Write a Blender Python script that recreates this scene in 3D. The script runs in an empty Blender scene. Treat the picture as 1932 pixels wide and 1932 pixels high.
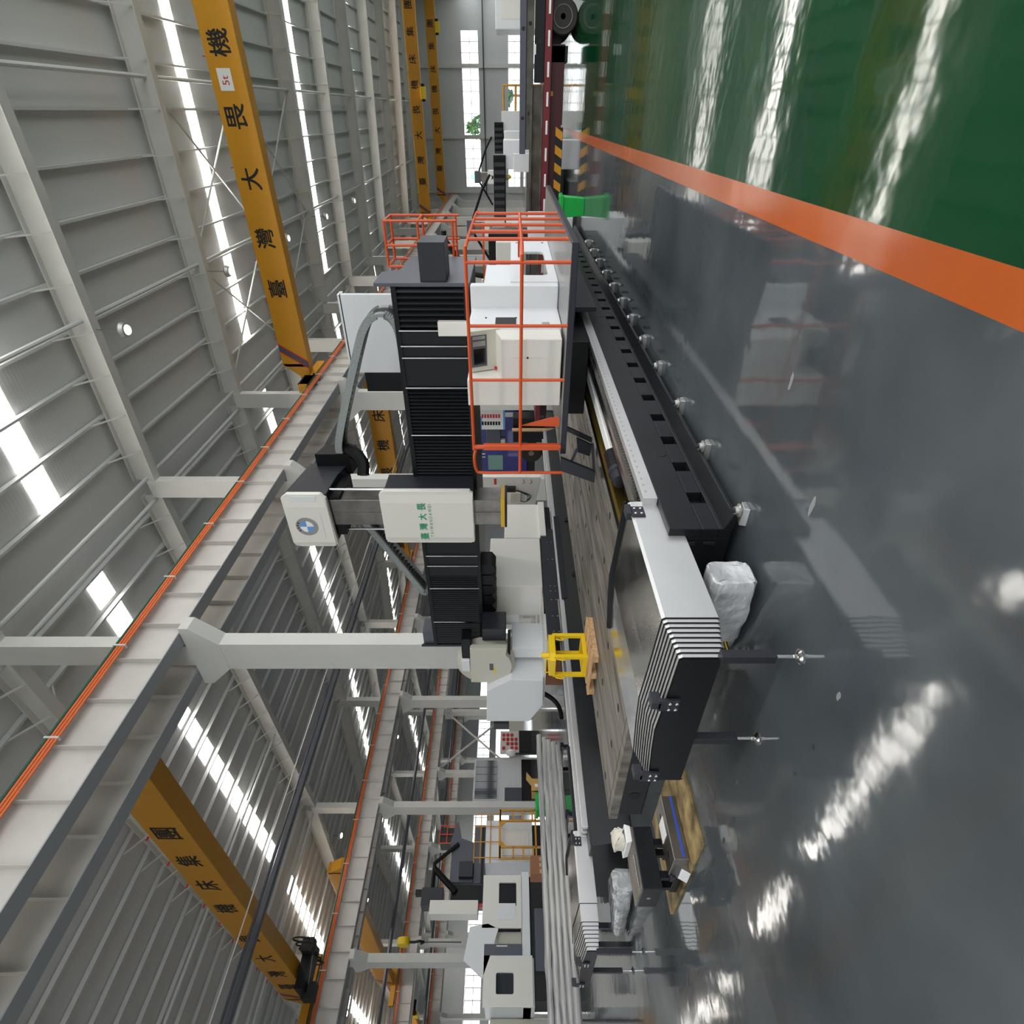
import bpy, bmesh, math, random
from mathutils import Vector, Matrix
random.seed(7)
SC = bpy.context.scene
COL = SC.collection
PI = math.pi

# ---------------------------------------------------------------- materials
def lin(h):
    h = h.lstrip('#'); o = []
    for i in (0, 2, 4):
        c = int(h[i:i+2], 16)/255
        o.append(c/12.92 if c <= 0.04045 else ((c+0.055)/1.055)**2.4)
    return (*o, 1)

def mat(name, col, rough=0.5, metal=0.0, noise=0.0, nscale=8.0, bump=0.0, bscale=30.0, stretch=(1, 1, 1), coat=0.0, emit=None, estr=0.0, col2=None, spec=0.5, alpha=None, trans=0.0, rnoise=0.0):
    m = bpy.data.materials.new(name); m.use_nodes = True
    nt = m.node_tree; b = nt.nodes['Principled BSDF']
    b.inputs['Base Color'].default_value = lin(col)
    b.inputs['Roughness'].default_value = rough
    b.inputs['Metallic'].default_value = metal
    b.inputs['Specular IOR Level'].default_value = spec
    b.inputs['Coat Weight'].default_value = coat
    b.inputs['Transmission Weight'].default_value = trans
    if alpha is not None: b.inputs['Alpha'].default_value = alpha
    if emit:
        b.inputs['Emission Color'].default_value = lin(emit); b.inputs['Emission Strength'].default_value = estr
    if noise or bump or col2 or rnoise:
        tc = nt.nodes.new('ShaderNodeTexCoord'); mp = nt.nodes.new('ShaderNodeMapping')
        mp.inputs['Scale'].default_value = stretch
        nt.links.new(tc.outputs['Object'], mp.inputs['Vector'])
    if noise or col2:
        n = nt.nodes.new('ShaderNodeTexNoise'); n.inputs['Scale'].default_value = nscale; n.inputs['Detail'].default_value = 5
        nt.links.new(mp.outputs['Vector'], n.inputs['Vector'])
        r = nt.nodes.new('ShaderNodeValToRGB')
        a = lin(col); c2 = lin(col2) if col2 else tuple(max(0, x*(1-noise)) for x in a[:3])+(1,)
        r.color_ramp.elements[0].position = 0.35; r.color_ramp.elements[1].position = 0.68
        r.color_ramp.elements[0].color = c2; r.color_ramp.elements[1].color = a
        nt.links.new(n.outputs['Fac'], r.inputs['Fac']); nt.links.new(r.outputs['Color'], b.inputs['Base Color'])
    if rnoise:
        n3 = nt.nodes.new('ShaderNodeTexNoise'); n3.inputs['Scale'].default_value = nscale*0.6; n3.inputs['Detail'].default_value = 4
        nt.links.new(mp.outputs['Vector'], n3.inputs['Vector'])
        mr = nt.nodes.new('ShaderNodeMapRange'); mr.inputs['From Min'].default_value = .3; mr.inputs['From Max'].default_value = .7
        mr.inputs['To Min'].default_value = max(0, rough-rnoise); mr.inputs['To Max'].default_value = rough+rnoise
        nt.links.new(n3.outputs['Fac'], mr.inputs['Value']); nt.links.new(mr.outputs['Result'], b.inputs['Roughness'])
    if bump:
        n2 = nt.nodes.new('ShaderNodeTexNoise'); n2.inputs['Scale'].default_value = bscale; n2.inputs['Detail'].default_value = 3
        nt.links.new(mp.outputs['Vector'], n2.inputs['Vector'])
        bp = nt.nodes.new('ShaderNodeBump'); bp.inputs['Strength'].default_value = bump; bp.inputs['Distance'].default_value = 0.05
        nt.links.new(n2.outputs['Fac'], bp.inputs['Height']); nt.links.new(bp.outputs['Normal'], b.inputs['Normal'])
    return m

def wave_bump(m, axis, scale, strength, dist=0.03):
    nt = m.node_tree; b = nt.nodes['Principled BSDF']
    tc = nt.nodes.new('ShaderNodeTexCoord'); w = nt.nodes.new('ShaderNodeTexWave')
    w.bands_direction = axis; w.inputs['Scale'].default_value = scale
    nt.links.new(tc.outputs['Object'], w.inputs['Vector'])
    bp = nt.nodes.new('ShaderNodeBump'); bp.inputs['Strength'].default_value = strength; bp.inputs['Distance'].default_value = dist
    nt.links.new(w.outputs['Fac'], bp.inputs['Height']); nt.links.new(bp.outputs['Normal'], b.inputs['Normal'])
    return m

W = {}
W['white'] = mat('white_enamel', 'E2DFD7', 0.38)
W['cool'] = mat('cool_white_enamel', 'DFE1E3', 0.38)
W['beige'] = mat('beige_enamel', 'C9C6B8', 0.4)
W['steelwhite'] = mat('white_structural_paint', 'D6D5D0', 0.55, noise=0.06, nscale=1.5)
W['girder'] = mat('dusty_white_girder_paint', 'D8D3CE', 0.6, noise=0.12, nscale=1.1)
W['flange'] = mat('grey_bottom_flange', 'A6A9AD', 0.6)  # bottom flanges, greyer than the girder web
W['roof'] = wave_bump(mat('grey_roof_sheet', 'DADBDB', 0.6), 'Y', 2.4, 0.12, 0.01)
W['purlin'] = mat('galvanised_purlin', 'D2D4D3', 0.5)
W['dark'] = mat('charcoal_machine_paint', '2B2C33', 0.42, noise=0.15, nscale=14, spec=.35)
W['black'] = mat('black_machine_paint', '101114', 0.42, spec=.25)
W['bedblack'] = mat('black_cast_bed_paint', '1C1E22', 0.36, noise=0.25, nscale=3, spec=.3)
W['slate'] = mat('slate_grey_paint', '50535D', 0.45)
W['rubber'] = mat('black_rubber', '0E0E10', 0.6, spec=.25)
W['bellow'] = mat('black_bellows_cloth', '131518', 0.45, spec=.3)
W['steel'] = mat('ground_steel', 'B9B8B6', 0.25, 1.0, noise=0.15, nscale=6, stretch=(8, 1, 1))
W['dull'] = mat('oiled_steel', '85817C', 0.36, 0.85, noise=0.3, nscale=5)
W['stainless'] = mat('brushed_stainless', 'C4C1BC', 0.17, 1.0, noise=0.1, nscale=2.5, stretch=(1, 1, 1), rnoise=0.05)
W['stainside'] = mat('satin_stainless', 'D6D5D5', 0.42, 0.75, noise=0.05, nscale=3)
W['chrome'] = mat('bright_bolt_steel', 'D8D8D8', 0.2, 1.0)
W['brass'] = mat('brass_strip', '8A7636', 0.3, 0.9)
W['lampdim'] = mat('dim_lamp_lens', 'FFFFFF', 0.4, emit='FFF6E8', estr=1.0)
W['table'] = mat('weathered_table_iron', '99928A', 0.5, 0.25, col2='625B53', nscale=2.2, stretch=(3, .5, 1), bump=0.1, bscale=40)
W['groove'] = mat('slot_shadow_iron', '1A1817', 0.7)
W['orange'] = mat('orange_guard_paint', 'D2521F', 0.4)
W['conduit'] = mat('orange_conductor_sleeve', 'E9753A', 0.45)
W['gcond'] = mat('green_earth_conductor', '1F5A45', 0.5)
W['crane'] = mat('crane_yellow_paint', 'D2931B', 0.42, noise=0.05, nscale=3)
W['yellow'] = mat('bright_yellow_paint', 'E9C412', 0.4)
W['nose'] = mat('yellow_spindle_ring', 'D9AE18', 0.35)
W['ink'] = mat('black_lettering', '141414', 0.6)
W['green'] = mat('green_lettering', '2F9B67', 0.5)
W['chain'] = mat('grey_drag_chain', '9CA3A1', 0.5, noise=0.3, nscale=40)
W['glass'] = mat('tinted_glass', '2A3036', 0.06, 0.0, spec=0.8)
W['screen'] = mat('dark_screen', '14161C', 0.1)
W['wood'] = mat('pale_pine', 'DDB78C', 0.6, col2='C2966A', nscale=4, stretch=(1, 8, 8))
W['ply'] = mat('oil_stained_plywood', 'B9A06A', 0.6, col2='57462A', nscale=5)
W['ply_edge'] = mat('plywood_edge', 'CDB57E', 0.7)
W['plastic'] = mat('cloudy_plastic_wrap', 'C4C5C6', 0.12, noise=0.35, nscale=5, bump=0.8, bscale=7, coat=0.6)
W['wrap'] = mat('streaked_white_plastic_sheet', 'D2CFC8', 0.3, col2='6C6C72', nscale=1.0, stretch=(9, .35, 9), bump=0.3, bscale=3)  # white sheet with long grey streaks along the bars
W['tire'] = mat('worn_tyre_rubber', '2E2B29', 0.8)
W['rim'] = mat('rusty_wheel_rim', '857B70', 0.6, 0.2)
W['maroon'] = mat('maroon_trailer_paint', '6E1A22', 0.45)
W['dmaroon'] = mat('dark_maroon_paint', '47161B', 0.5)
W['rustbeam'] = mat('mill_scale_steel', '6B665F', 0.5, 0.3, col2='4A443C', nscale=3)
W['redpaint'] = mat('red_paint', 'C8262B', 0.4)
W['bin'] = mat('green_plastic_bin', '1FB04A', 0.4)
W['bluetruck'] = mat('deep_blue_vehicle_paint', '22267C', 0.25, coat=0.4)
W['card'] = mat('cardboard', 'C39B5A', 0.8)
W['brownc'] = mat('brown_board', '9A6A4C', 0.8)
W['paper'] = mat('white_sheet', 'EDEDEA', 0.7)
W['skyblue'] = mat('light_blue_print', '5E9BDC', 0.5)
W['wallm'] = wave_bump(mat('white_wall_sheet', 'CFD2D2', 0.55), 'X', 2.0, 0.2, 0.01)
W['skylight'] = mat('translucent_skylight_sheet', 'FFFFFF', 0.5, emit='FFFAF2', estr=13)
W['lamp'] = mat('lit_lamp_lens', 'FFFFFF', 0.4, emit='FFF6E8', estr=20)
W['greenlamp'] = mat('lit_green_beacon', '70E0A0', 0.4, emit='7CFFB8', estr=2.5)
W['alu'] = mat('lamp_aluminium', 'B5B5B2', 0.35, 0.7)
W['leaf'] = mat('outdoor_foliage', '4F8A4A', 0.8, noise=0.5, nscale=2)
W['pane'] = mat('window_pane', 'FFFFFF', 0.02, trans=1.0)
W['bag'] = mat('cream_cloth_rag', 'D9D3C4', 0.8, bump=0.5, bscale=20)
W['blueline'] = mat('blue_protective_film', '2F55C8', 0.4)

# floor materials: glossy epoxy with a faint waviness
def floor_mat(name, col, col2, rough):
    m = mat(name, col, rough, col2=col2, nscale=0.9, rnoise=0.025)
    nt = m.node_tree; b = nt.nodes['Principled BSDF']
    tc = nt.nodes.new('ShaderNodeTexCoord')
    n = nt.nodes.new('ShaderNodeTexNoise'); n.inputs['Scale'].default_value = 3.2; n.inputs['Detail'].default_value = 2.5
    nt.links.new(tc.outputs['Object'], n.inputs['Vector'])
    bp = nt.nodes.new('ShaderNodeBump'); bp.inputs['Strength'].default_value = 0.05; bp.inputs['Distance'].default_value = 0.05
    nt.links.new(n.outputs['Fac'], bp.inputs['Height']); nt.links.new(bp.outputs['Normal'], b.inputs['Normal'])
    return m
W['fgrey'] = floor_mat('grey_epoxy_floor', '5A6064', '454B4F', 0.075)
W['fgreen'] = floor_mat('green_epoxy_floor', '0D4628', '0B3D23', 0.065)
W['fline'] = floor_mat('orange_floor_paint', 'BC5C22', 'AE521C', 0.16)
W['fyellow'] = mat('worn_yellow_floor_paint', 'B9A03A', 0.4, col2='6E7270', nscale=14)

# ---------------------------------------------------------------- mesh builder
ORG = {}
class MB:
    def __init__(s): s.v = []; s.f = []; s.m = []; s.mi = 0
    def mt(s, i): s.mi = i; return s
    def add(s, vs, fs):
        o = len(s.v); s.v += [tuple(v) for v in vs]
        for f in fs: s.f.append([i+o for i in f]); s.m.append(s.mi)
        return s
    def box(s, x0, x1, y0, y1, z0, z1):
        x0, x1 = min(x0, x1), max(x0, x1); y0, y1 = min(y0, y1), max(y0, y1); z0, z1 = min(z0, z1), max(z0, z1)
        return s.add([(x0, y0, z0), (x1, y0, z0), (x1, y1, z0), (x0, y1, z0), (x0, y0, z1), (x1, y0, z1), (x1, y1, z1), (x0, y1, z1)],
                     [(0, 3, 2, 1), (4, 5, 6, 7), (0, 1, 5, 4), (1, 2, 6, 5), (2, 3, 7, 6), (3, 0, 4, 7)])
    def prism(s, ax, pts, a0, a1):
        n = len(pts)
        def P(p, a):
            return (a, p[0], p[1]) if ax == 'x' else (p[0], a, p[1]) if ax == 'y' else (p[0], p[1], a)
        vs = [P(p, a0) for p in pts]+[P(p, a1) for p in pts]
        fs = [tuple(range(n)), tuple(range(2*n-1, n-1, -1))]+[(i, (i+1) % n, n+(i+1) % n, n+i) for i in range(n)]
        return s.add(vs, fs)
    def loft(s, rings, cap=True):
        n = len(rings[0]); vs = [v for r in rings for v in r]; fs = []
        for k in range(len(rings)-1):
            for i in range(n): fs.append((k*n+i, k*n+(i+1) % n, (k+1)*n+(i+1) % n, (k+1)*n+i))
        if cap: fs += [tuple(range(n-1, -1, -1)), tuple(range((len(rings)-1)*n, len(rings)*n))]
        return s.add(vs, fs)
    def tube(s, path, r, n=8):
        path = [Vector(p) for p in path]; rings = []
        up = None
        for i, p in enumerate(path):
            d = (path[min(i+1, len(path)-1)]-path[max(i-1, 0)]).normalized()
            if up is None:
                up = Vector((0, 0, 1)) if abs(d.z) < 0.9 else Vector((1, 0, 0))
            a = d.cross(up).normalized(); up = a.cross(d).normalized()
            rr = r[i] if isinstance(r, (list, tuple)) else r
            rings.append([p+a*math.cos(2*PI*k/n)*rr+up*math.sin(2*PI*k/n)*rr for k in range(n)])
        return s.loft(rings)
    def cyl(s, p0, p1, r0, r1=None, n=16):
        return s.tube([p0, p1], [r0, r0 if r1 is None else r1], n)
    def bar(s, p0, p1, w, h):
        p0, p1 = Vector(p0), Vector(p1); d = (p1-p0).normalized()
        up = Vector((0, 0, 1)) if abs(d.z) < 0.95 else Vector((0, 1, 0))
        a = d.cross(up).normalized(); u = a.cross(d).normalized()
        R = lambda p: [p+a*w/2+u*h/2, p-a*w/2+u*h/2, p-a*w/2-u*h/2, p+a*w/2-u*h/2]
        return s.loft([R(p0), R(p1)])
    def lathe(s, prof, c, ax, n=24):
        rings = []
        for (a, r) in prof:
            ring = []
            for k in range(n):
                t = 2*PI*k/n; u, w = math.cos(t)*r, math.sin(t)*r
                ring.append((c[0]+a, c[1]+u, c[2]+w) if ax == 'x' else (c[0]+u, c[1]+a, c[2]+w) if ax == 'y' else (c[0]+u, c[1]+w, c[2]+a))
            rings.append(ring)
        return s.loft(rings)
    def build(s, name, mats, parent=None, bevel=0, smooth=False, label=None):
        if not isinstance(mats, (list, tuple)): mats = [mats]
        if parent is None:
            xs = [v[0] for v in s.v]; ys = [v[1] for v in s.v]; zs = [v[2] for v in s.v]
            org = Vector(((min(xs)+max(xs))/2, (min(ys)+max(ys))/2, min(zs)))
        else: org = ORG[parent.name]
        me = bpy.data.meshes.new(name)
        me.from_pydata([(v[0]-org.x, v[1]-org.y, v[2]-org.z) for v in s.v], [], s.f)
        for m in mats: me.materials.append(W[m] if isinstance(m, str) else m)
        for p, i in zip(me.polygons, s.m): p.material_index = min(i, len(mats)-1)
        bm = bmesh.new(); bm.from_mesh(me); bmesh.ops.recalc_face_normals(bm, faces=bm.faces); bm.to_mesh(me); bm.free()
        if smooth:
            for p in me.polygons: p.use_smooth = True
            me.set_sharp_from_angle(angle=math.radians(40))
        o = bpy.data.objects.new(name, me); COL.objects.link(o)
        if parent is None: o.location = org
        else: o.parent = parent
        ORG[o.name] = org.copy()
        if bevel:
            b = o.modifiers.new('edge', 'BEVEL'); b.width = bevel; b.segments = 2; b.limit_method = 'ANGLE'
        if label: o['label'] = label
        return o

def thing(name, label, cat, loc, group=None):
    o = bpy.data.objects.new(name, None); COL.objects.link(o); o.location = loc
    o.empty_display_size = 0.2
    ORG[o.name] = Vector(loc); o['label'] = label; o['category'] = cat
    if group: o['group'] = group
    return o
def tag(o, label, cat=None, group=None, kind=None):
    o['label'] = label
    if cat: o['category'] = cat
    if group: o['group'] = group
    if kind: o['kind'] = kind
    return o
def struct(o, label, group=None): return tag(o, label, None, group, 'structure')
def dup(root, delta, label=None, group=None, rz=0, scale=None):
    def cp(o, par):
        c = o.copy(); COL.objects.link(c)
        if par: c.parent = par
        for ch in list(o.children): cp(ch, c)
        return c
    r = cp(root, None); r.location = Vector(root.location)+Vector(delta)
    r.rotation_euler.z += rz
    if scale: r.scale = scale
    ORG[r.name] = Vector(r.location)
    if label: r['label'] = label
    if group: r['group'] = group
    return r

# lettering
_G = {}
def glyph(ch):
    if ch not in _G:
        cu = bpy.data.curves.new('t', 'FONT'); cu.body = ch; cu.size = 1; cu.extrude = 0.0
        o = bpy.data.objects.new('t', cu); COL.objects.link(o)
        dg = bpy.context.evaluated_depsgraph_get(); dg.update()
        me = bpy.data.meshes.new_from_object(o.evaluated_get(dg))
        vs = [v.co.copy() for v in me.vertices]; fs = [tuple(p.vertices) for p in me.polygons]
        bpy.data.objects.remove(o); bpy.data.curves.remove(cu); bpy.data.meshes.remove(me)
        xs = [v.x for v in vs] or [0, 1]; ys = [v.y for v in vs] or [0, 1]
        _G[ch] = (vs, fs, min(xs), max(xs), min(ys), max(ys))
    return _G[ch]
def write(parent, text, cx, y, cz, h, m, name='letter', width=None, label=None):
    """one piece of lettering, centred at (cx, cz) on a face that looks towards -Y"""
    vs, fs, x0, x1, y0, y1 = glyph(text)
    s = h/max(1e-6, (y1-y0)); sx = s if width is None else width/max(1e-6, (x1-x0))
    mb = MB()
    b = .014*s                                            # heavier strokes for the big characters
    for i, (dx, dz) in enumerate(((0, 0), (b, b), (-b, b), (b, -b), (-b, -b)) if ord(text[0]) > 255 else ((0, 0),)):
        mb.add([(cx+dx+(v.x-(x0+x1)/2)*sx, y-0.004-.0004*i, cz+dz+(v.y-(y0+y1)/2)*s) for v in vs], fs)
    return mb.build(name, m, parent, label=label)

ORD = ['first', 'second', 'third', 'fourth', 'fifth', 'sixth', 'seventh', 'eighth', 'ninth', 'tenth', 'eleventh', 'twelfth', 'thirteenth', 'fourteenth', 'fifteenth', 'sixteenth', 'seventeenth', 'eighteenth']

# ---------------------------------------------------------------- camera, world
cam = bpy.data.cameras.new('camera'); cam.sensor_width = 36; cam.lens = 36*1042/1932; cam.clip_end = 500
co = bpy.data.objects.new('camera', cam); COL.objects.link(co)
th = math.radians(35.962)
Fw = Vector((-math.sin(th), math.cos(th), 0)); Rt = Vector((math.cos(th), math.sin(th), 0))
right, up = Vector((0, 0, -1)), Rt          # the picture was taken with the phone turned on its side
co.matrix_world = Matrix(((right.x, up.x, -Fw.x, 0), (right.y, up.y, -Fw.y, 0), (right.z, up.z, -Fw.z, 1.6), (0, 0, 0, 1)))
SC.camera = co
SC.view_settings.view_transform = 'Standard'; SC.view_settings.look = 'None'
SC.view_settings.gamma = 1; SC.view_settings.use_curve_mapping = False
SC.view_settings.exposure = 0.17
wd = bpy.data.worlds.new('overcast'); SC.world = wd; wd.use_nodes = True
bg = wd.node_tree.nodes['Background']; bg.inputs['Color'].default_value = (0.93, 0.97, 1.0, 1); bg.inputs['Strength'].default_value = 2.5
# ================================================================ the hall
RX = [12.9, -11.3, -35.4, -59.5, -83.6, -107.7]      # right edge of the bay, column rows, far left wall
YR = [1.75+7.7*k for k in range(13)]                 # portal frames
YR = [y for y in YR if y < 96]
YB, YE = -14.0, 100.0
def zr(x):                                           # underside of the rafters
    if x > -11.3: return 14.65-0.035*(x+11.3)
    if x > -35.4: return 14.65-0.035*(-11.3-x)
    if x > -59.5: return 13.806+0.035*(-35.4-x)
    if x > -83.6: return 14.65-0.035*(-59.5-x)
    return 13.806+0.035*(-83.6-x)

m = MB(); m.add([(-108, YB, 0), (-0.56, YB, 0), (-0.56, YE+.2, 0), (-108, YE+.2, 0)], [(0, 1, 2, 3)])
for (cx, cy, r, e, mi) in ((-2.32, 1.66, .016, 2.2, 2), (-2.40, 1.66, .013, 1.4, 1), (-2.02, 1.86, .012, 1.5, 1), (-2.73, 1.64, .014, 1.6, 1), (-3.03, 1.66, .012, 1.6, 1), (-3.86, 2.05, .016, 1.5, 1), (-3.3, 2.2, .02, 1.3, 1), (-4.15, 1.92, .02, 2.4, 1), (-4.46, 1.92, .018, 2.2, 1), (-4.83, 1.93, .022, 2.6, 1), (-4.47, 1.72, .018, 1.3, 1), (-1.25, 3.0, .02, 3, 2), (-1.7, 2.4, .02, 4, 2)):
    m.mi = mi; m.add([(cx+r*e*random.uniform(.7, 1.1)*math.cos(a*PI/5), cy+r*random.uniform(.7, 1.1)*math.sin(a*PI/5), 0.0012) for a in range(10)], [tuple(range(10))])
struct(m.build('floor', ['fgrey', mat('dark_floor_gouge', '3A3D40', .6), mat('pale_floor_chip', '8F9190', .5)]), 'glossy grey epoxy hall floor under the machines')
m = MB(); m.add([(-0.40, YB, 0), (13.2, YB, 0), (13.2, YE+.2, 0), (-0.40, YE+.2, 0)], [(0, 1, 2, 3)])
struct(m.build('floor', 'fgreen'), 'glossy green epoxy floor of the aisle right of the orange line')
m = MB(); n = 160; L = []
for i in range(n+1):
    y = YB+(YE-YB)*i/n; L.append((-0.56, y, 0.0)); L.append((-0.40, y, 0.0))
m.add(L, [(2*i, 2*i+1, 2*i+3, 2*i+2) for i in range(n)])
tag(m.build('floor_marking', 'fline'), 'straight orange painted line between grey and green floor', 'floor line')
# unseen pale ground added around the hall to bounce sky light into the roof
m = MB()
for (a, b, c, d) in ((13.2, 90, -90, 160), (-200, 13.2, -90, YB), (-200, 13.2, YE+.2, 160), (-200, -108, YB, YE+.2)):
    m.add([(a, c, -.02), (b, c, -.02), (b, d, -.02), (a, d, -.02)], [(0, 1, 2, 3)])
struct(m.build('ground', mat('added_bounce_ground', 'D8D6D0', .9)), 'unseen pale ground added outside the hall to bounce light into the roof')
# worn yellow paint on the grey floor near the camera
m = MB()
for (cx, cy, r) in ((-.76, 1.36, .025), (-.79, 1.335, .035), (-.735, 1.385, .02), (-.82, 1.36, .018), (-.70, 1.40, .012)):
    m.add([(cx+r*random.uniform(.6, 1.2)*math.cos(a*PI/5), cy+r*random.uniform(.6, 1.2)*math.sin(a*PI/5), 0.002) for a in range(10)], [tuple(range(10))])
tag(m.build('paint_stain', 'fyellow'), 'small worn yellow paint stain on the grey floor near the orange line', 'stain')

# roofs, one sheet per bay, with skylight strips set in
for b in range(5):
    xa, xb = RX[b], RX[b+1]
    m = MB()
    za, zb = zr(xa-1e-4)+1.0, zr(xb+1e-4)+1.0
    m.add([(xa, YB, za), (xb, YB, zb), (xb, YE, zb), (xa, YE, za), (xa, YB, za+.08), (xb, YB, zb+.08), (xb, YE, zb+.08), (xa, YE, za+.08)],
          [(0, 1, 2, 3), (4, 5, 6, 7), (0, 1, 5, 4), (1, 2, 6, 5), (2, 3, 7, 6), (3, 0, 4, 7)])
    struct(m.build('ceiling', 'roof'), ['grey corrugated roof sheet over the near bay', 'grey corrugated roof sheet over the second bay behind the milling gantry', 'grey corrugated roof sheet over the third bay', 'grey corrugated roof sheet over the fourth bay', 'grey corrugated roof sheet over the farthest bay'][b])
    bayname = ['near bay', 'second bay', 'third bay', 'fourth bay', 'farthest bay'][b]
    yl = [13.65, 29.0, 44.3, 59.6, 74.9] if b < 3 else [13.65, 29.0, 44.3]
    if b == 0: yl = [-1.7]+yl
    for i, y in enumerate(yl):
        m = MB(); e0, e1 = (.5, .9)
        xs, xe = xa-e0, xb+e1
        px = [0.07+1.4*9-1.4*q for q in range(40)] if b == 0 else [xa-1.2-1.4*q for q in range(40)]
        for x_ in px:                                 # individual translucent sheets, lapped at the purlins
            x0, x1 = (x_-.06, x_-1.34) if b == 0 else (x_-.2, x_-1.2)
            if x0 > xs or x1 < xe: continue
            z0, z1 = zr(x0)+.995, zr(x1)+.995
            m.add([(x0, y-.42, z0), (x1, y-.42, z1), (x1, y+.42, z1), (x0, y+.42, z0), (x0, y-.42, z0-.01), (x1, y-.42, z1-.01), (x1, y+.42, z1-.01), (x0, y+.42, z0-.01)],
                  [(0, 1, 2, 3), (4, 5, 6, 7), (0, 1, 5, 4), (1, 2, 6, 5), (2, 3, 7, 6), (3, 0, 4, 7)])
        struct(m.build('window_%d' % (10*b+i+1), 'skylight'), '%s bright skylight strip counted from the camera, in the roof of the %s' % (ORD[i], bayname))
    # purlins
    k = 0; x = 0.07+1.4*9 if b == 0 else xa-1.2
    while x > xb+.5:
        z = zr(x)+.80
        m = MB().box(x-.04, x+.04, YB, YE-.2, z, z+.17)
        struct(m.build('roof_purlin', 'purlin'), 'thin white purlin running along the roof of the %s' % bayname, 'roof purlins of the '+bayname)
        x -= 1.4
    # rafters
    for i, y in enumerate(YR):
        if b > 1 and y > 60: continue
        m = MB()
        A, B = xa-.05, xb+.35 if b == 0 else xb+.35
        if b: A = xa-.35
        z0, z1 = zr(A), zr(B)
        def pr(w, l, h, A=A, B=B, z0=z0, z1=z1, y=y):
            m.prism('y', [(A, z0+l), (B, z1+l), (B, z1+h), (A, z0+h)], y-w/2, y+w/2)
        pr(.36, 0, .04); pr(.04, .04, .76); pr(.36, .76, .80)
        for x in [0.07+1.4*q for q in range(-60, 10)]:
            if min(A, B)+.4 < x < max(A, B)-.3 and b < 2 and y < 50:
                m.bar((x, y, zr(x)+.05), (x, y-.95, zr(x)+.86), .045, .045); m.bar((x, y, zr(x)+.05), (x, y+.95, zr(x)+.86), .045, .045)
        struct(m.build('roof_rafter', 'steelwhite'), '%s white steel rafter counted from the camera across the %s' % (ORD[i], bayname))
    # longitudinal struts
    for x in ((1.0, -5.2, -10.9) if b == 0 else (xa-.5, xa-8, xa-16)):
        z = zr(x)+.36
        m = MB().tube([(x, YB, z), (x, YE-.3, z)], .07, 8)
        struct(m.build('roof_strut', 'purlin'), 'round white strut pipe running along the roof of the %s' % bayname, 'roof strut pipes of the '+bayname)
# wind bracing in the near bay roof
for (y0, y1) in ((24.85, 32.55), (32.55, 40.25)):
    for (x0, x1) in ((1.0, -5.2), (-5.2, -10.9)):
        for s in (0, 1):
            a, c = (x0, x1) if s else (x1, x0)
            m = MB().tube([(a, y0, zr(a)+.45), (c, y1, zr(c)+.45)], .045, 6)
            struct(m.build('roof_brace', 'purlin'), 'thin diagonal brace rod in the roof of the near bay', 'roof brace rods of the near bay')

# columns of the rows, with corbels carrying the crane girders on both sides
def column(row, i, x, y):
    rown = ['near', 'second', 'third', 'fourth'][row]
    t = thing('steel_column', '%s white steel column counted from the camera in the %s column row' % (ORD[i], rown), 'column', (x, y, 0))
    MB().box(x-.47, x+.47, y-.19, y+.19, 0.0, 9.0).build('shaft', 'steelwhite', t)
    MB().prism('y', [(x-1.05, 9.79), (x+1.05, 9.79), (x+1.05, 9.55), (x+.47, 8.95), (x-.47, 8.95), (x-1.05, 9.55)], y-.2, y+.2).build('corbel', 'steelwhite', t)
    MB().box(x-.36, x+.36, y-.17, y+.17, 9.79, zr(x)+.3).build('upper_shaft', 'steelwhite', t)
    MB().box(x-.6, x+.6, y-.35, y+.35, 0, .03).build('base_plate', 'steelwhite', t)
    return t
for row in range(4):
    x = RX[row+1]
    for i, y in enumerate(YR[1:]):
        if row and y > 60: continue
        column(row, i, x, y)
# crane girders
def girder(x, side, row):
    rown = ['near', 'second', 'third', 'fourth'][row]; sd = 'right' if side > 0 else 'left'
    t = thing('crane_girder', 'long white crane runway girder on the %s flank of the %s column row' % (sd, rown), 'girder', (x, 0, 9.8))
    y0, y1 = YB, YE-.4
    MB().box(x-.012, x+.012, y0, y1, 9.83, 11.06).build('web', 'girder', t)
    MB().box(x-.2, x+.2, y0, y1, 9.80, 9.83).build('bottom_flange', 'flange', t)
    MB().box(x-.22, x+.22, y0, y1, 11.06, 11.09).build('top_flange', 'girder', t)
    MB().box(x-.04, x+.04, y0, y1, 11.09, 11.2).build('rail', 'dull', t)
    m = MB(); y = y0+.5
    while y < min(y1, 60):
        m.box(x-.17, x+.17, y-.006, y+.006, 9.83, 11.06); y += 1.1
    m.build('stiffener', 'girder', t)['kind'] = 'stuff'
    if side > 0:
        for k, (dz, mm) in enumerate(((11.0, 'conduit'), (10.93, 'conduit'), (10.86, 'conduit'), (11.07, 'gcond'))):
            MB().tube([(x+.27, y0, dz), (x+.27, y1, dz)], .028, 6).build('conductor', mm, t, label='green conductor' if k == 3 else None)
        m = MB(); y = y0+1.2
        while y < 60:
            m.box(x+.2, x+.31, y-.02, y+.02, 10.82, 11.12); y += 2.4
        m.build('conductor_bracket', 'steelwhite', t)['kind'] = 'stuff'
for row in range(4):
    girder(RX[row+1]+.70, 1, row); girder(RX[row+1]-.70, -1, row)
# cross bracing between two columns of the third row
for s in (0, 1):
    y0, y1 = (33.2, 40.2) if s else (40.2, 33.2)
    tag(MB().tube([(-59.4+.06*s, y0, 1.8), (-59.4+.06*s, y1, 9.6)], .12, 8).build('cross_brace', 'steelwhite'),
        'thick white brace pipe crossing between third row columns, %s' % ('rising away from the camera' if s else 'rising towards the camera'), 'brace')
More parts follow.
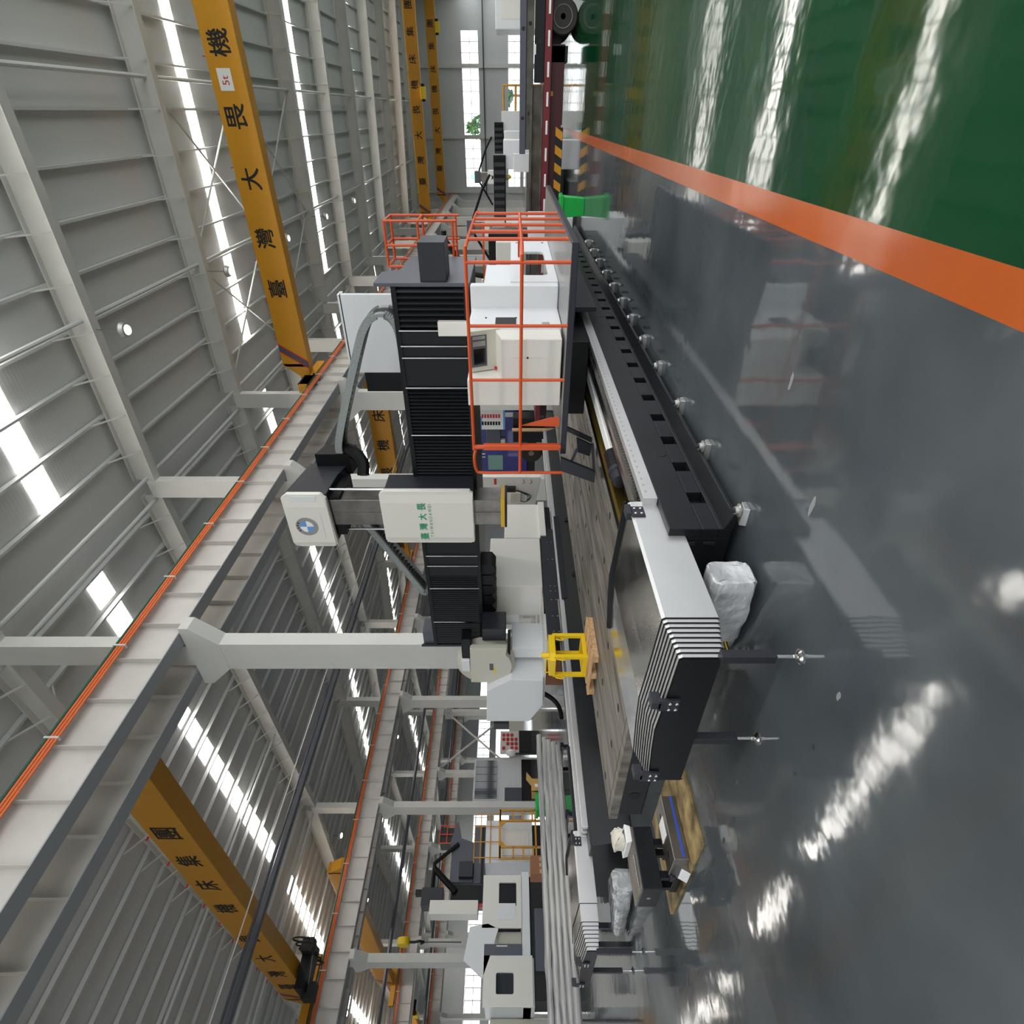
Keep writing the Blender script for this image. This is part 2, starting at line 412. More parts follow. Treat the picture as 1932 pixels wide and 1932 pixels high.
# grey pipe tray and thin cable hung in the second bay
t = thing('pipe_tray', 'long dark grey pipe tray hung below the roof of the second bay', 'pipe tray', (-22, 0, 10.0))
MB().box(-22.12, -21.88, YB, YE-1, 10.0, 10.16).build('tray', 'slate', t); MB().tube([(-21.95, YB, 10.25), (-21.95, YE-1, 10.25)], .05, 6).build('pipe', 'slate', t)
tag(MB().tube([(-22, YB, 10.6), (-22, YE-1, 10.6)], .022, 6).build('cable', 'paper'), 'thin white cable stretched above the grey pipe tray of the second bay', 'cable')
for i, (px, pz) in enumerate(((-46.5, 10.0), (-70.5, 10.0))):
    tag(MB().tube([(px, YB, pz), (px, YE-1, pz)], .14, 6).build('pipe', 'slate'), 'dark grey pipe hung below the roof of the %s bay' % ('third', 'fourth')[i], 'pipe')

# end wall with window bands, left wall likewise
def wall_x(name, y, x0, x1, bands, H, lab):
    m = MB(); z = 0
    for (a, c) in bands: m.box(x0, x1, y, y+.2, z, a); z = c
    m.box(x0, x1, y, y+.2, z, H)
    struct(m.build(name, 'wallm'), lab)
wall_x('wall_end', YE, -9.6, 9.0, [(.3, 2.15), (6.3, 8.7)], 16.2, 'white sheet end wall of the hall with two window bands')
m = MB(); z = 0
for (a, c) in ((2.2, 5.0), (6.3, 8.8)): m.box(-108, -107.7, YB, YE, z, a); z = c
m.box(-108, -107.7, YB, YE, z, 16.2)
struct(m.build('wall_left', 'wallm'), 'far left white wall of the hall with two window bands')
m = MB(); z = 0
for (a, c) in ((2.2, 5.0), (6.3, 8.8)): m.box(12.95, 13.2, 24, YE, z, a); z = c
m.box(12.95, 13.2, 24, YE, z, 16.2)
struct(m.build('wall_right', 'wallm'), 'right white wall of the near bay with two window bands')
m = MB(); z = 0  # wall added out of view to cut back light on the front faces
for (a, c) in ((.3, 2.15), (6.3, 8.7)): m.box(-108, 4.0, YB-.2, YB, z, a); z = c
m.box(-108, 4.0, YB-.2, YB, z, 16.2)
struct(m.build('added_wall_back', 'wallm'), 'unseen wall added behind the camera to dim front faces, with window bands and gate')
struct(MB().box(4.0, 13.2, YB-.2, YB, 6.3, 16.2).build('added_wall_back', 'wallm'), 'unseen wall added above the gate opening behind the camera to dim front faces')
wn = 60
for bi, (a, c) in enumerate(((.3, 2.15), (6.3, 8.7))):
    for k in range(3):
        wn += 1; x0, x1 = ((5.4, 9.0), (-2.9, 4.9), (-9.6, -3.35))[k]
        m = MB()
        q = int((x1-x0)/1.15)
        for i in range(q+1):
            x = x0+(x1-x0)*i/q; m.box(x-.035, x+.035, YE-.02, YE+.1, a, c)
        for z in (a, (a+c)/2, c): m.box(x0, x1, YE-.02, YE+.1, z-.035, z+.035)
        m.mt(1).box(x0, x1, YE+.04, YE+.05, a, c)
        struct(m.build('window_%d' % wn, ['steelwhite', 'pane']), '%s window from the right in the %s band of the end wall' % (ORD[k], ('lower', 'upper')[bi]))
    for k in range(5):
        wn += 1; y0 = 4+14*k; y1 = y0+13.4
        m = MB()
        for i in range(10):
            y = y0+(y1-y0)*i/9; m.box(-107.85, -107.68, y-.04, y+.04, a, c)
        for z in (a, (a+c)/2, c): m.box(-107.85, -107.68, y0, y1, z-.04, z+.04)
        m.mt(1).box(-107.8, -107.79, y0, y1, a, c)
        struct(m.build('window_%d' % wn, ['steelwhite', 'pane']), '%s window from the camera in the %s band of the far left wall' % (ORD[k], ('lower', 'upper')[bi]))
for k in range(3):
    x = (5.15, -3.12, -10.2)[k]
    struct(MB().box(x-.2, x+.2, YE-.35, YE, 0, 15).build('trim_%d' % (k+1), 'steelwhite'), '%s white wall post from the right on the end wall' % ORD[k])
tag(MB().tube([(-10.5, YE-.4, 8.2-2.6), (12.9, YE-.4, 8.2-2.6)], .09, 6).build('wall_pipe', 'slate'), 'thin dark pipe along the end wall between the window bands', 'pipe')
struct(MB().box(9.0, 13.2, YE, YE+.2, 0, 16.2).build('wall_end', 'wallm'), 'solid white end wall strip right of the windows')
struct(MB().box(-108, -9.6, YE, YE+.2, 0, 16.2).build('wall_end', 'wallm'), 'solid white end wall of the other bays, left of the windows')
# trees outside the end wall windows
def tree(x, y, h, lab):
    t = thing('tree', lab, 'tree', (x, y, 0))
    MB().tube([(x, y, 0), (x+.1, y, h*.6)], [.2, .1], 8).build('trunk', 'brownc', t)
    m = MB()
    for _ in range(700):
        a, r, z = random.uniform(0, 2*PI), random.uniform(0, 1)**.5, random.uniform(.3, 1)
        rr = r*h*.28*math.sin(PI*min(1, (z-.22)/.8)); c = Vector((x+rr*math.cos(a), y+rr*math.sin(a), h*z)); s = random.uniform(.3, .6)
        d = [Vector((random.uniform(-s, s), random.uniform(-s, s), random.uniform(-s, s))) for _ in range(3)]
        m.add([c+d[0], c+d[1], c+d[2]], [(0, 1, 2)])
    m.build('foliage', 'leaf', t)
tree(-2.2, 112, 9, 'green tree outside the end wall, seen through the middle upper window')
tree(2.0, 110, 5.2, 'low green tree outside the end wall, seen through the lower window')
# ================================================================ overhead cranes
def crane(x0, x1, y, lab, letters=True, sign=None, zb=11.38, h=1.25, hoist=None, stripe=True, chars=None, cx=None):
    t = thing('overhead_crane', lab, 'crane', ((x0+x1)/2, y, zb))
    MB().prism('x', [(y-.3, zb), (y+.3, zb), (y+.3, zb+h), (y-.3, zb+h)], x0+.6, x1-.6).build('bridge_girder', 'crane', t, bevel=.02)
    for xe, s in ((x0, 1), (x1, -1)):
        e = MB().box(xe-.16, xe+.2*s+.0, y-1.6, y+1.6, 11.24, 11.62).build('end_carriage', 'crane', t)
        m = MB()
        for yy in (y-1.3, y+1.3): m.cyl((xe-.12, yy, 11.3), (xe+.12, yy, 11.3), .12, n=12)
        m.build('wheel', 'dark', e)
        MB().prism('y', [(xe, 11.5), (xe+.75*s, zb), (xe+.75*s, zb+h), (xe, 11.75)], y-.3, y+.3).build('girder_end', 'crane', t)
    yf = y-.3
    if letters:
        for i, c in enumerate('臺灣大畏機床集團'):
            cc = chars[i]
            write(t, c, cc, yf, zb+h*.53, h*.6, 'ink', 'character')
    if stripe:
        xs = x0+1.35
        m = MB()
        for k, (a, c) in enumerate(((0, .07), (.07, .33), (.33, .40))):
            m.mt(0 if k != 1 else 1)
            m.add([(xs+a, yf-.004, zb+h), (xs+c, yf-.004, zb+h), (xs+c-.85, yf-.004, zb), (xs+a-.85, yf-.004, zb)], [(0, 1, 2, 3)])
        m.build('stripe', ['redpaint', 'slate'], t)
    if sign:
        s = MB().box(sign-.33, sign+.33, yf-.015, yf, zb+h*.38, zb+h*.78).build('capacity_sign', 'paper', t)
        write(s, '5t', sign-.02, yf-.016, zb+h*.58, h*.2, 'redpaint', 'character')
    x = x0+2
    while x < x1-1: MB().box(x-.015, x+.015, y-.42, y-.3, zb+h+.0, zb+h+.05).build('cable_hook', 'redpaint', t); x += 1.7
    if hoist is not None:
        hx = hoist
        b = MB().box(hx-.55, hx+.55, y-.75, y-.35, zb-.55, zb+.05).build('hoist', 'yellow', t, bevel=.04)
        MB().cyl((hx-.75, y-.55, zb-.2), (hx+.8, y-.55, zb-.2), .2, n=14).build('hoist_motor', 'black', b)
        MB().box(hx-.5, hx+.5, y-.32, y+.5, zb-.3, zb+.02).build('trolley', 'black', t)
    return t
ch1 = [-6.39, -4.36, -2.2, -.16, 1.98, 4.1, 6.2, 8.3]
c1 = crane(-10.6, 12.2, 26, 'big yellow overhead crane with a white load sign, nearest of the near bay', chars=ch1, sign=.94)
MB().box(-10.75, -10.3, 25.6, 25.7, 11.2, 11.26).build('buffer_arm', 'ink', c1); MB().box(-10.45, -10.4, 24.6, 25.7, 10.9, 11.7).build('limit_switch_bar', 'ink', c1)
ch2 = [-9.1+2.3*.95+2.2*k-2.18 for k in range(8)]
ch2 = [-6.62-2.5+2.21*k+(1.0 if k > 3 else 0)*0.2 for k in range(8)]
crane(-10.6, 12.2, 75, 'middle one of the three yellow overhead cranes spanning the near bay', chars=[-6.62, -4.53, -2.17, .14, 2.3, 4.42, 6.62, 8.72], sign=None, hoist=1.6)
ch3 = [-9.0+2.15*k for k in range(8)]
crane(-10.6, 12.2, 93, 'farthest yellow overhead crane of the near bay, next to the end wall', chars=[-6.6, -4.54, -2.14, 0, 2.4, 4.5, 6.8, 9.0], zb=11.3, hoist=8.6)
chL = [-32.0, -30.2, -28.2, -25.9, -22.9, -20.9, -19.05, -17.2]
cL = crane(-34.7, -12.0, 7.9, 'yellow overhead crane of the second bay with coiled cables, seen from below', chars=chL, zb=11.1)
tr = MB().box(-31.8, -30.6, 7.2, 8.9, 10.6, 11.0).build('trolley', 'black', cL)
for k in range(6):
    p = [(-29.4-.62*k+.28*math.cos(a*PI/8), 8.6, 10.85+.36*math.sin(a*PI/8)) for a in range(17)]
    MB().tube(p, .035, 6).build('festoon_cable', 'ink', tr)
MB().box(-31.9, -31.2, 7.0, 7.6, 10.3, 10.8).build('hoist_motor', 'ink', cL); MB().box(-30.7, -30.1, 8.4, 8.9, 10.5, 11.0).build('hoist_drum', 'ink', cL)
MB().tube([(-31.2, 7.5, 10.6), (-30.6, 8.7, 10.6)], .03, 6).build('hoist_shaft', 'chrome', cL)
crane(-34.7, -12.0, 39.7, 'yellow overhead crane deep in the second bay, seen through the loop of the cable chain', chars=[-32.3+2.6*k for k in range(8)], zb=11.2, h=1.6)
crane(-58.8, -36.1, 14.3, 'yellow overhead crane of the third bay, half hidden by a runway girder', letters=False)
crane(-82.9, -60.2, 15.5, 'yellow overhead crane of the fourth bay with a rusty trolley', letters=False, hoist=-72)
# hook hanging in front of the second row
t = thing('lifting_hook', 'yellow hook block with a dark hook hanging on a chain before a white column', 'hook', (-33.2, 9.6, 4.0))
MB().tube([(-33.2, 9.6, 4.1), (-33.2, 9.6, 6.0)], .03, 6).build('chain', 'slate', t)
MB().cyl((-33.2, 9.45, 6.95), (-33.2, 9.75, 6.95), .3, n=18).build('pulley', 'yellow', t)
MB().tube([(-33.2, 9.6, 6.8), (-33.2, 9.6, 6.4), (-33.05, 9.6, 6.15), (-33.2, 9.6, 5.95), (-33.4, 9.6, 6.1)], .06, 8).build('hook', 'ink', t)

# hanging lamps
def lamp(x, y, z, lab, lens='lamp'):
    t = thing('high_bay_lamp', lab, 'lamp', (x, y, z))
    MB().tube([(x, y, z+.25), (x, y, zr(x)+.05)], .012, 5).build('cord', 'slate', t)
    MB().lathe([(0, .10), (.05, .2), (.16, .24), (.2, .22), (.27, .1)], (x, y, z), 'z', 20).build('housing', 'alu', t, smooth=True)
    MB().lathe([(-.05, .06), (-.02, .14), (.02, .16), (.04, .1)], (x, y, z), 'z', 16).build('lens', lens, t, smooth=True)
for i, y in enumerate((17.1, 24.8, 32.3, 39.8, 47.5)):
    lamp(-5.46, y, 13.45, 'round high bay lamp hung from the %s rafter in the roof of the near bay' % ORD[i+1], 'lampdim')
for (x, y, lab) in ((-40.6, 17.8, 'lit round lamp hung at the near edge of the third bay roof'), (-52.1, 17.9, 'lit round lamp deep in the third bay roof'), (-52.2, 10.9, 'lit round lamp at the lower left of the photo in the third bay'), (-52.4, 32.6, 'lit round lamp far back in the third bay beside a runway girder')):
    lamp(x, y, 13.4, lab)

# ================================================================ the gantry machining centre
# --- right bed
t = thing('machine_bed', 'long black slotted bed of the milling machine nearest the aisle, on levelling feet', 'machine bed', (-2.9, 8.5, 0))
m = MB()
Y0, Y1 = 3.05, 15.0
# body with real pockets in its flank
ys = [Y0]; pk = []
y = 3.44
while y < 14.5: pk.append((y-.07, y+.07)); y += .45
m.box(-3.42, -2.44, Y0, Y1, .06, .50)
m.box(-2.44, -2.36, Y0, Y1, .06, .15); m.box(-2.44, -2.36, Y0, Y1, .27, .50)
yy = Y0
for a, c in pk: m.box(-2.44, -2.36, yy, a, .15, .27); yy = c
m.box(-2.44, -2.36, yy, Y1, .15, .27)
m.prism('y', [(-2.36, .12), (-2.24, .08), (-2.24, .05), (-2.36, .05)], Y0, Y1)
m.mt(1)
for a, c in ((4.1, .34), (8.0, .36), (11.9, .36)): m.cyl((-2.365, a, c), (-2.355, a, c), .055, n=20)
for zz in ((.16, .25), (.30, .40)): m.box(-2.50, -2.47, 3.035, 3.05, *zz)
m.build('bed_body', ['bedblack', 'ink'], t, bevel=.006)
m = MB().box(-2.42, -2.355, 3.42, Y1, .505, .612); m.mt(1)
y = 3.5
while y < 9: m.box(-2.3555, -2.354, y, y+.03, .57, .585); y += .09
m.build('rack_guard', ['stainside', 'alu'], t, bevel=.004)
m = MB().box(-2.56, -2.47, 3.42, Y1, .50, .585); y = 3.45
while y < 13:
    m.prism('x', [(y, .585), (y+.014, .612), (y+.026, .612), (y+.04, .585)], -2.55, -2.47); y += .05
m.build('gear_rack', 'steel', t)
MB().prism('y', [(-2.62, .5), (-2.62, .56), (-2.60, .575), (-2.63, .60), (-2.70, .60), (-2.73, .575), (-2.71, .56), (-2.71, .5)], 3.42, Y1).build('guide_rail', 'steel', t)
MB().box(-3.40, -3.30, 3.42, Y1, .5, .57).build('guide_rail', 'steel', t)
MB().prism('y', [(-3.10, .5), (-3.10, .60), (-3.05, .62), (-3.02, .60), (-3.02, .5)], 3.42, 9.2).build('brass_strip', 'brass', t)
for i, y in enumerate([3.05, 3.94, 4.76, 5.7, 6.55, 7.4, 8.2, 9.05, 9.9, 10.8, 11.7, 12.6]):
    f = MB().prism('x', [(y-.05, 0), (y+.05, 0), (y+.045, .03), (y-.035, .045)], -2.30, -2.16).build('leveling_foot', 'alu', t, bevel=.004)
    MB().cyl((-2.2, y, .03), (-2.2, y, .11), .016, n=10).build('bolt', 'dark', f)
    MB().lathe([(0, .045), (.012, .05), (.02, .03), (.04, .028)], (-2.2, y, .045), 'z', 12).build('washer', 'alu', f)
# drive screw cover with its motor, lying in the bed trough
t = thing('drive_screw', 'white covered drive screw with black motor in the trough of the near bed', 'drive', (-2.86, 6.8, .5))
MB().box(-2.93, -2.79, 4.95, 9.3, .53, .60).build('cover', 'paper', t, bevel=.01)
q = MB().cyl((-2.86, 4.62, .57), (-2.86, 4.95, .57), .085, n=8).build('coupling', 'black', t)
MB().lathe([(0, .04), (.01, .07), (.14, .07), (.15, .09), (.2, .09)], (-2.86, 4.42, .57), 'y', 20).build('motor', 'dark', t, smooth=True)

# --- telescopic way cover
def way_cover(x0, x1, yend, yback, ymain, nsh, ztop, zbot, lab, leglab, legs, crown=.035, extra=None):
    t = thing('way_cover', lab, 'way cover', ((x0+x1)/2, (yend+yback)/2, 0))
    def prof(i, n):
        k = i*.0075
        a, c = x0+k, x1-k
        zt = ztop-k*.9; w = c-a
        return [(c, zbot+k*.6), (c, zt-.02), (c-.012, zt), (c-w*.34, zt+crown*.55), (c-w*.54, zt+crown), (c-w*.72, zt+crown*.6), (a+.012, zt-.01), (a, zt-.03), (a, zbot+k*.6)]
    step = (ymain-yend)/nsh
    def shell(i, ya, yb):
        P = prof(i, nsh); n = len(P)
        inn = [(x-(.006 if x > (x0+x1)/2 else -.006), z-.008) for x, z in P]
        m = MB()
        o = [(x, z) for x, z in P]
        vs = [(x, ya, z) for x, z in o]+[(x, yb, z) for x, z in o]+[(x, ya, z) for x, z in inn]+[(x, yb, z) for x, z in inn]
        for k in range(n-1):
            m.mt(1 if k in (0, 7, 1) else 0)
            b = len(m.v); q = [vs[k], vs[k+1], vs[n+k+1], vs[n+k]]; m.add(q, [(0, 1, 2, 3)])
            q = [vs[2*n+k], vs[2*n+k+1], vs[3*n+k+1], vs[3*n+k]]; m.add(q, [(0, 1, 2, 3)])
            m.mt(1); m.add([vs[k], vs[k+1], vs[2*n+k+1], vs[2*n+k]], [(0, 1, 2, 3)]); m.add([vs[n+k], vs[n+k+1], vs[3*n+k+1], vs[3*n+k]], [(0, 1, 2, 3)])
        s = m.build('shell', ['stainless' if i == 0 or (extra and i == 1) else 'stainside', 'stainside'], t)
        # rubber wiper on the front edge
        m = MB(); e = .012
        for k in range(n-1):
            (xa, za), (xb, zb) = o[k], o[k+1]
            d = Vector((xb-xa, zb-za)).normalized(); nx, nz = -d.y*.004, d.x*.004
            (ia, iza), (ib, izb) = (xa-(.008 if xa > (x0+x1)/2 else -.008), za-.012), (xb-(.008 if xb > (x0+x1)/2 else -.008), zb-.012)
            m.add([(xa, ya-.005, za), (xb, ya-.005, zb), (xb, ya, zb), (xa, ya, za), (ia, ya-.006, iza), (ib, ya-.006, izb), (ib, ya, izb), (ia, ya, iza)],
                  [(0, 1, 5, 4), (0, 1, 2, 3), (4, 5, 6, 7), (3, 2, 6, 7)])
        m.build('wiper', 'rubber', s)
        return s
    shell(0, ymain, yback)
    if extra: 
        shell(1, ymain-extra, ymain+.06); ym = ymain-extra
    else: ym = ymain
    step = (ym-yend)/nsh
    for i in range(1, nsh+1): shell(i+(1 if extra else 0), ym-i*step+.0, ym-(i-1)*step+.03)
    P = prof(nsh+1, nsh)
    e = MB().prism('y', P, yend-.012, yend).build('end_plate', 'black', t)
    w = abs(x1-x0)
    for bx in (x1-.33*w, x0+.1*w):
        zt = ztop-.01
        b = MB().box(bx-.05, bx+.05, yend-.035, yend-.012, zt-.11, zt+.02).box(bx-.03, bx+.03, yend-.035, yend+.05, zt+.0, zt+.06).build('hinge_bracket', 'dark', t, bevel=.004)
        m = MB()
        for dx in (-.028, .028):
            for dz in (-.05, -.09): m.lathe([(-.008, .006), (-.006, .011), (0, .011)], (bx+dx, yend-.035, zt+dz), 'y', 10)
        m.build('bolt', 'chrome', b)
    # rear lip and rear bracket
    P = prof(0, nsh)
    m = MB()
    for k in range(1, len(P)-2):
        (xa, za), (xb, zb) = P[k], P[k+1]
        m.add([(xa, yback, za-.03), (xb, yback, zb-.03), (xb, yback, zb+.028), (xa, yback, za+.028), (xa, yback+.012, za-.03), (xb, yback+.012, zb-.03), (xb, yback+.012, zb+.028), (xa, yback+.012, za+.028)],
              [(0, 1, 2, 3), (4, 5, 6, 7), (0, 1, 5, 4), (3, 2, 6, 7)])
    xa, xb = x1-.03, x0+.03
    m.prism('z', [(xa, yback-.10), (xb, yback-.03), (xb, yback+.01), (xa, yback+.01)], ztop+crown*.1, ztop+crown*.1+.004) if False else None
    m.build('rear_lip', 'black', t)
    for bx in (x1,):
        b = MB().box(bx, bx+.014, yback-.20, yback-.08, ztop-.10, ztop-.0).box(bx-.05, bx+.014, yback-.17, yback-.05, ztop-.01, ztop+.035).build('side_bracket', 'dark', t, bevel=.003)
        m = MB()
        for dy in (-.17, -.11):
            for dz in (-.03, -.075): m.lathe([(0, .011), (.006, .011), (.008, .007)], (bx+.014, yback+dy, ztop+dz), 'x', 10)
        m.build('bolt', 'chrome', b)
    for (lx, ly) in legs:
        l = MB().box(lx-.028, lx+.028, ly-.028, ly+.028, .14, zbot+.06).build('support_leg', 'dark', t, bevel=.004, label=None)
        MB().cyl((lx, ly, .02), (lx, ly, .15), .011, n=10).build('threaded_rod', 'chrome', l)
        MB().lathe([(0, .042), (.006, .044), (.016, .03), (.022, .016), (.04, .016)], (lx, ly, .0), 'z', 18).build('foot_pad', 'chrome', l, smooth=True)
    return t
way_cover(-3.84, -2.42, 2.03, 3.47, 2.275, 8, .715, .385, 'stepped stainless way cover with black end plate at the near end of the closest bed', '', ((-2.45, 2.01), (-3.31, 2.05)))
way_cover(-9.75, -8.25, 2.32, 3.68, 2.80, 7, .735, .51, 'stepped stainless way cover on the far bed behind the plywood board', '', ((-8.29, 2.30), (-9.2, 2.35)), extra=.2)

# --- fixed table
t = thing('machine_table', 'long low rust-toned slotted work table between the two beds of the milling machine', 'table', (-5.25, 9, 0))
MB().box(-7.06, -3.5, 3.34, 15.2, 0.0, .365).build('table_body', 'bedblack', t, bevel=.01)
m = MB(); n = 10; xw = (7.08-3.47)/n
for i in range(n):
    a = -7.08+i*xw
    m.box(a+.012, a+xw-.012, 3.42, 15.2, .33, .40)
m.box(-7.08, -3.47, 3.30, 3.40, .30, .40)
m.mt(1)
for i in range(0, n, 2):
    for k in range(14):
        cx = -7.08+(i+.5)*xw+.06*(k % 2); cy = 3.75+k*.85
        m.cyl((cx, cy, .398), (cx, cy, .4012), .05, n=16)
m.build('table_top', ['table', 'groove'], t)
m = MB()
for cx in (-6.6, -4.6): m.cyl((cx, 3.335, .14), (cx, 3.342, .14), .07, n=20)
m.build('lifting_hole', 'ink', t)

# --- left bed
t = thing('machine_bed', 'long black bed with bright rails on the far side of the work table', 'machine bed', (-8.8, 9, 0))
m = MB().prism('y', [(-7.75, .0), (-7.95, .55), (-9.6, .55), (-9.7, 0)], 3.35, 15.2).mt(1)
for (a, c) in ((4.6, .2), (6.6, .25), (8.6, .28), (10.5, .3)):
    m.cyl((-7.87, a, c), (-7.82, a, c), .07, n=18)
m.build('bed_body', ['bedblack', 'ink'], t, bevel=.01)
for x, w, h in ((-7.99, .06, .09), (-8.13, .05, .08), (-8.27, .08, .12), (-8.45, .04, .11)):
    MB().box(x-w/2, x+w/2, 3.6, 15.2, .55, .55+h).build('guide_rail', 'stainside', t, bevel=.006)
q = MB().cyl((-8.33, 3.7, .68), (-8.33, 5.0, .68), .035, n=12).build('drive_screw', 'black', t)
MB().cyl((-8.0, 6.2, .66), (-8.0, 8.0, .66), .025, n=10).build('drive_shaft', 'steel', t)

# --- moving gantry
g = thing('milling_gantry', 'black gantry with pleated covers and a white spindle head straddling the work table', 'milling machine', (-5.6, 8.8, 0))
MB().prism('x', [(8.02, 2.20), (9.6, 2.20), (9.6, 3.0), (9.2, 3.2), (8.1, 3.28), (8.02, 3.2)], -9.3, -1.95).build('crossbeam', 'black', g, bevel=.01)
MB().box(-9.3, -1.95, 7.93, 8.03, 2.20, 2.27).build('lower_guide', 'black', g); MB().box(-9.3, -1.95, 7.93, 8.03, 3.2, 3.27).build('upper_guide', 'black', g)
def bellows(x0, x1, step, d=.05, name='bellows_cover'):
    m = MB(); n = max(2, int(abs(x1-x0)/step)); pts = []
    for i in range(2*n+1):
        pts.append((x0+(x1-x0)*i/(2*n), 7.98-(d if i % 2 else 0)))
    pts += [(x1, 8.01), (x0, 8.01)]
    m.prism('z', pts, 2.27, 3.21)
    return m.build(name, 'bellow', g)
b1 = bellows(-1.98, -2.53, .075); MB().box(-2.55, -3.40, 7.95, 8.0, 2.27, 3.21).build('flat_cover', 'bellow', g)
b2 = bellows(-3.42, -4.99, .06)
b3 = bellows(-7.3, -9.25, .055); MB().box(-6.08, -7.3, 7.95, 8.0, 2.27, 3.21).build('flat_cover', 'bellow', g)
for x, b in ((-2.544, b1), (-2.769, b1), (-2.944, b1), (-3.412, b2), (-4.222, b2), (-6.771, b3), (-7.023, b3), (-7.608, b3), (-8.559, b3)):
    MB().box(x-.008, x+.008, 7.915, 7.93, 2.25, 3.22).build('trim_bar', 'steel', b)
MB().prism('x', [(7.95, 2.18), (9.65, 2.18), (9.65, 3.25), (8.75, 3.25), (8.6, 3.5), (7.95, 3.5)], -1.95, -1.90).build('end_plate', 'slate', g, bevel=.004)
MB().box(-1.90, -1.40, 8.0, 8.5, 2.50, 2.86).build('motor_box', 'dark', g, bevel=.006)
MB().prism('x', [(7.95, 2.2), (9.65, 2.2), (9.65, 3.3), (8.2, 3.3), (7.95, 3.55)], -9.36, -9.3).build('end_plate', 'dark', g)
MB().box(-9.35, -8.95, 8.0, 8.4, 3.25, 3.5).build('junction_box', 'slate', g)
# accordion safety skirt under the crossbeam, far end
m = MB()
for k in range(5): m.prism('y', [(-7.15-.28*k, 2.0), (-7.15-.28*k, 2.22), (-7.4-.28*k, 2.22), (-7.4-.28*k, 2.0), (-7.28-.28*k, 1.92)], 8.1, 8.5)
m.build('pleated_skirt', 'black', g)
# saddle with white front panel
MB().box(-6.05, -5.01, 7.52, 8.0, 2.25, 3.70).build('saddle', 'dark', g, bevel=.01)
cxm = [( -5.0, 2.30), (-5.0, 3.70), (-5.07, 3.78), (-6.00, 3.78), (-6.07, 3.70), (-6.07, 2.30), (-6.02, 2.24), (-5.05, 2.24)]
pn = MB().prism('y', cxm, 7.46, 7.55).add([(-5.22, 7.44, 2.25), (-5.22, 7.44, 3.77), (-5.94, 7.44, 3.77), (-5.94, 7.44, 2.25), (-5.02, 7.465, 2.25), (-5.02, 7.465, 3.76), (-6.06, 7.465, 3.76), (-6.06, 7.465, 2.25)],
    [(0, 1, 2, 3), (0, 1, 5, 4), (2, 3, 7, 6), (1, 2, 6, 5), (0, 3, 7, 4)]).build('front_panel', 'white', g, bevel=.004)
for c, x in zip('臺灣大畏', (-5.905, -5.70, -5.495, -5.285)): write(pn, c, x, 7.437, 3.10, .135, 'green', 'character')
write(pn, 'T A I W A N D A W E I', -5.58, 7.437, 2.965, .055, 'green', 'wordmark', width=.68)
# ram and spindle
MB().box(-5.77, -5.26, 7.58, 7.98, 1.78, 4.75).build('ram', 'dull', g, bevel=.008)
m = MB().box(-5.52, -5.50, 7.572, 7.58, 1.8, 4.7).mt(1).box(-5.30, -5.292, 7.7, 7.74, 1.8, 4.3)
m.build('ram_guide', ['dull', 'steel'], g)
MB().box(-5.80, -5.23, 7.55, 8.0, 1.72, 1.79).build('spindle_flange', 'nose', g, bevel=.006); MB().box(-5.80, -5.23, 7.55, 8.0, 1.685, 1.72).build('spindle_seal', 'black', g)
for x in (-5.12, -5.95): MB().cyl((x, 7.7, 3.72), (x, 7.7, 4.65), .022, n=10).build('guide_rod', 'chrome', g)
# top head
MB().prism('x', [(7.52, 4.66), (8.1, 4.62), (8.5, 4.52), (8.5, 5.20), (7.52, 5.36)], -6.12, -5.09).build('head_housing', 'dark', g, bevel=.01)
MB().box(-6.0, -5.2, 7.6, 8.3, 4.48, 4.66).build('head_base', 'black', g)
hp = [(-5.06, 4.75), (-5.06, 5.30), (-5.14, 5.40), (-6.07, 5.40), (-6.15, 5.30), (-6.15, 4.70), (-6.09, 4.63), (-5.14, 4.66)]
pn = MB().prism('y', hp, 7.46, 7.54).add([(-5.30, 7.44, 4.66), (-5.30, 7.44, 5.39), (-6.05, 7.44, 5.39), (-6.05, 7.44, 4.65), (-5.08, 7.465, 4.70), (-5.08, 7.465, 5.36), (-6.14, 7.465, 5.36), (-6.14, 7.465, 4.66)],
    [(0, 1, 2, 3), (0, 1, 5, 4), (2, 3, 7, 6), (1, 2, 6, 5), (0, 3, 7, 4)]).build('head_panel', 'white', g, bevel=.004)
MB().box(-5.26, -5.10, 7.45, 7.46, 4.82, 5.25).build('panel_recess', 'cool', pn)
MB().box(-5.95, -5.45, 7.435, 7.44, 4.80, 4.806).build('panel_line', 'purlin', pn)
ex, ez = -5.70, 5.075
m = MB(); N = 48
def disc(m, r0, r1, a0, a1, yy, n=24):
    vs = []; 
    for i in range(n+1):
        a = a0+(a1-a0)*i/n
        vs += [(ex+r0*math.cos(a), yy, ez+r0*math.sin(a)), (ex+r1*math.cos(a), yy, ez+r1*math.sin(a))]
    m.add(vs, [(2*i, 2*i+1, 2*i+3, 2*i+2) for i in range(n)])
disc(m, .115, .185, 0, 2*PI, 7.432, 40)
m.mt(1)
for a in (0, 1): disc(m, .0, .115, PI*a, PI*a+PI/2, 7.432)
m.mt(2)
for a in (0, 1): disc(m, .0, .115, PI*a+PI/2, PI*a+PI, 7.432)
m.mt(3)
for k in range(4): a = PI/2+.55-.36*k; disc(m, .132, .17, a-.07, a+.07, 7.430, 3)
m.build('emblem', ['alu', 'skyblue', 'paper', 'ink'], pn)
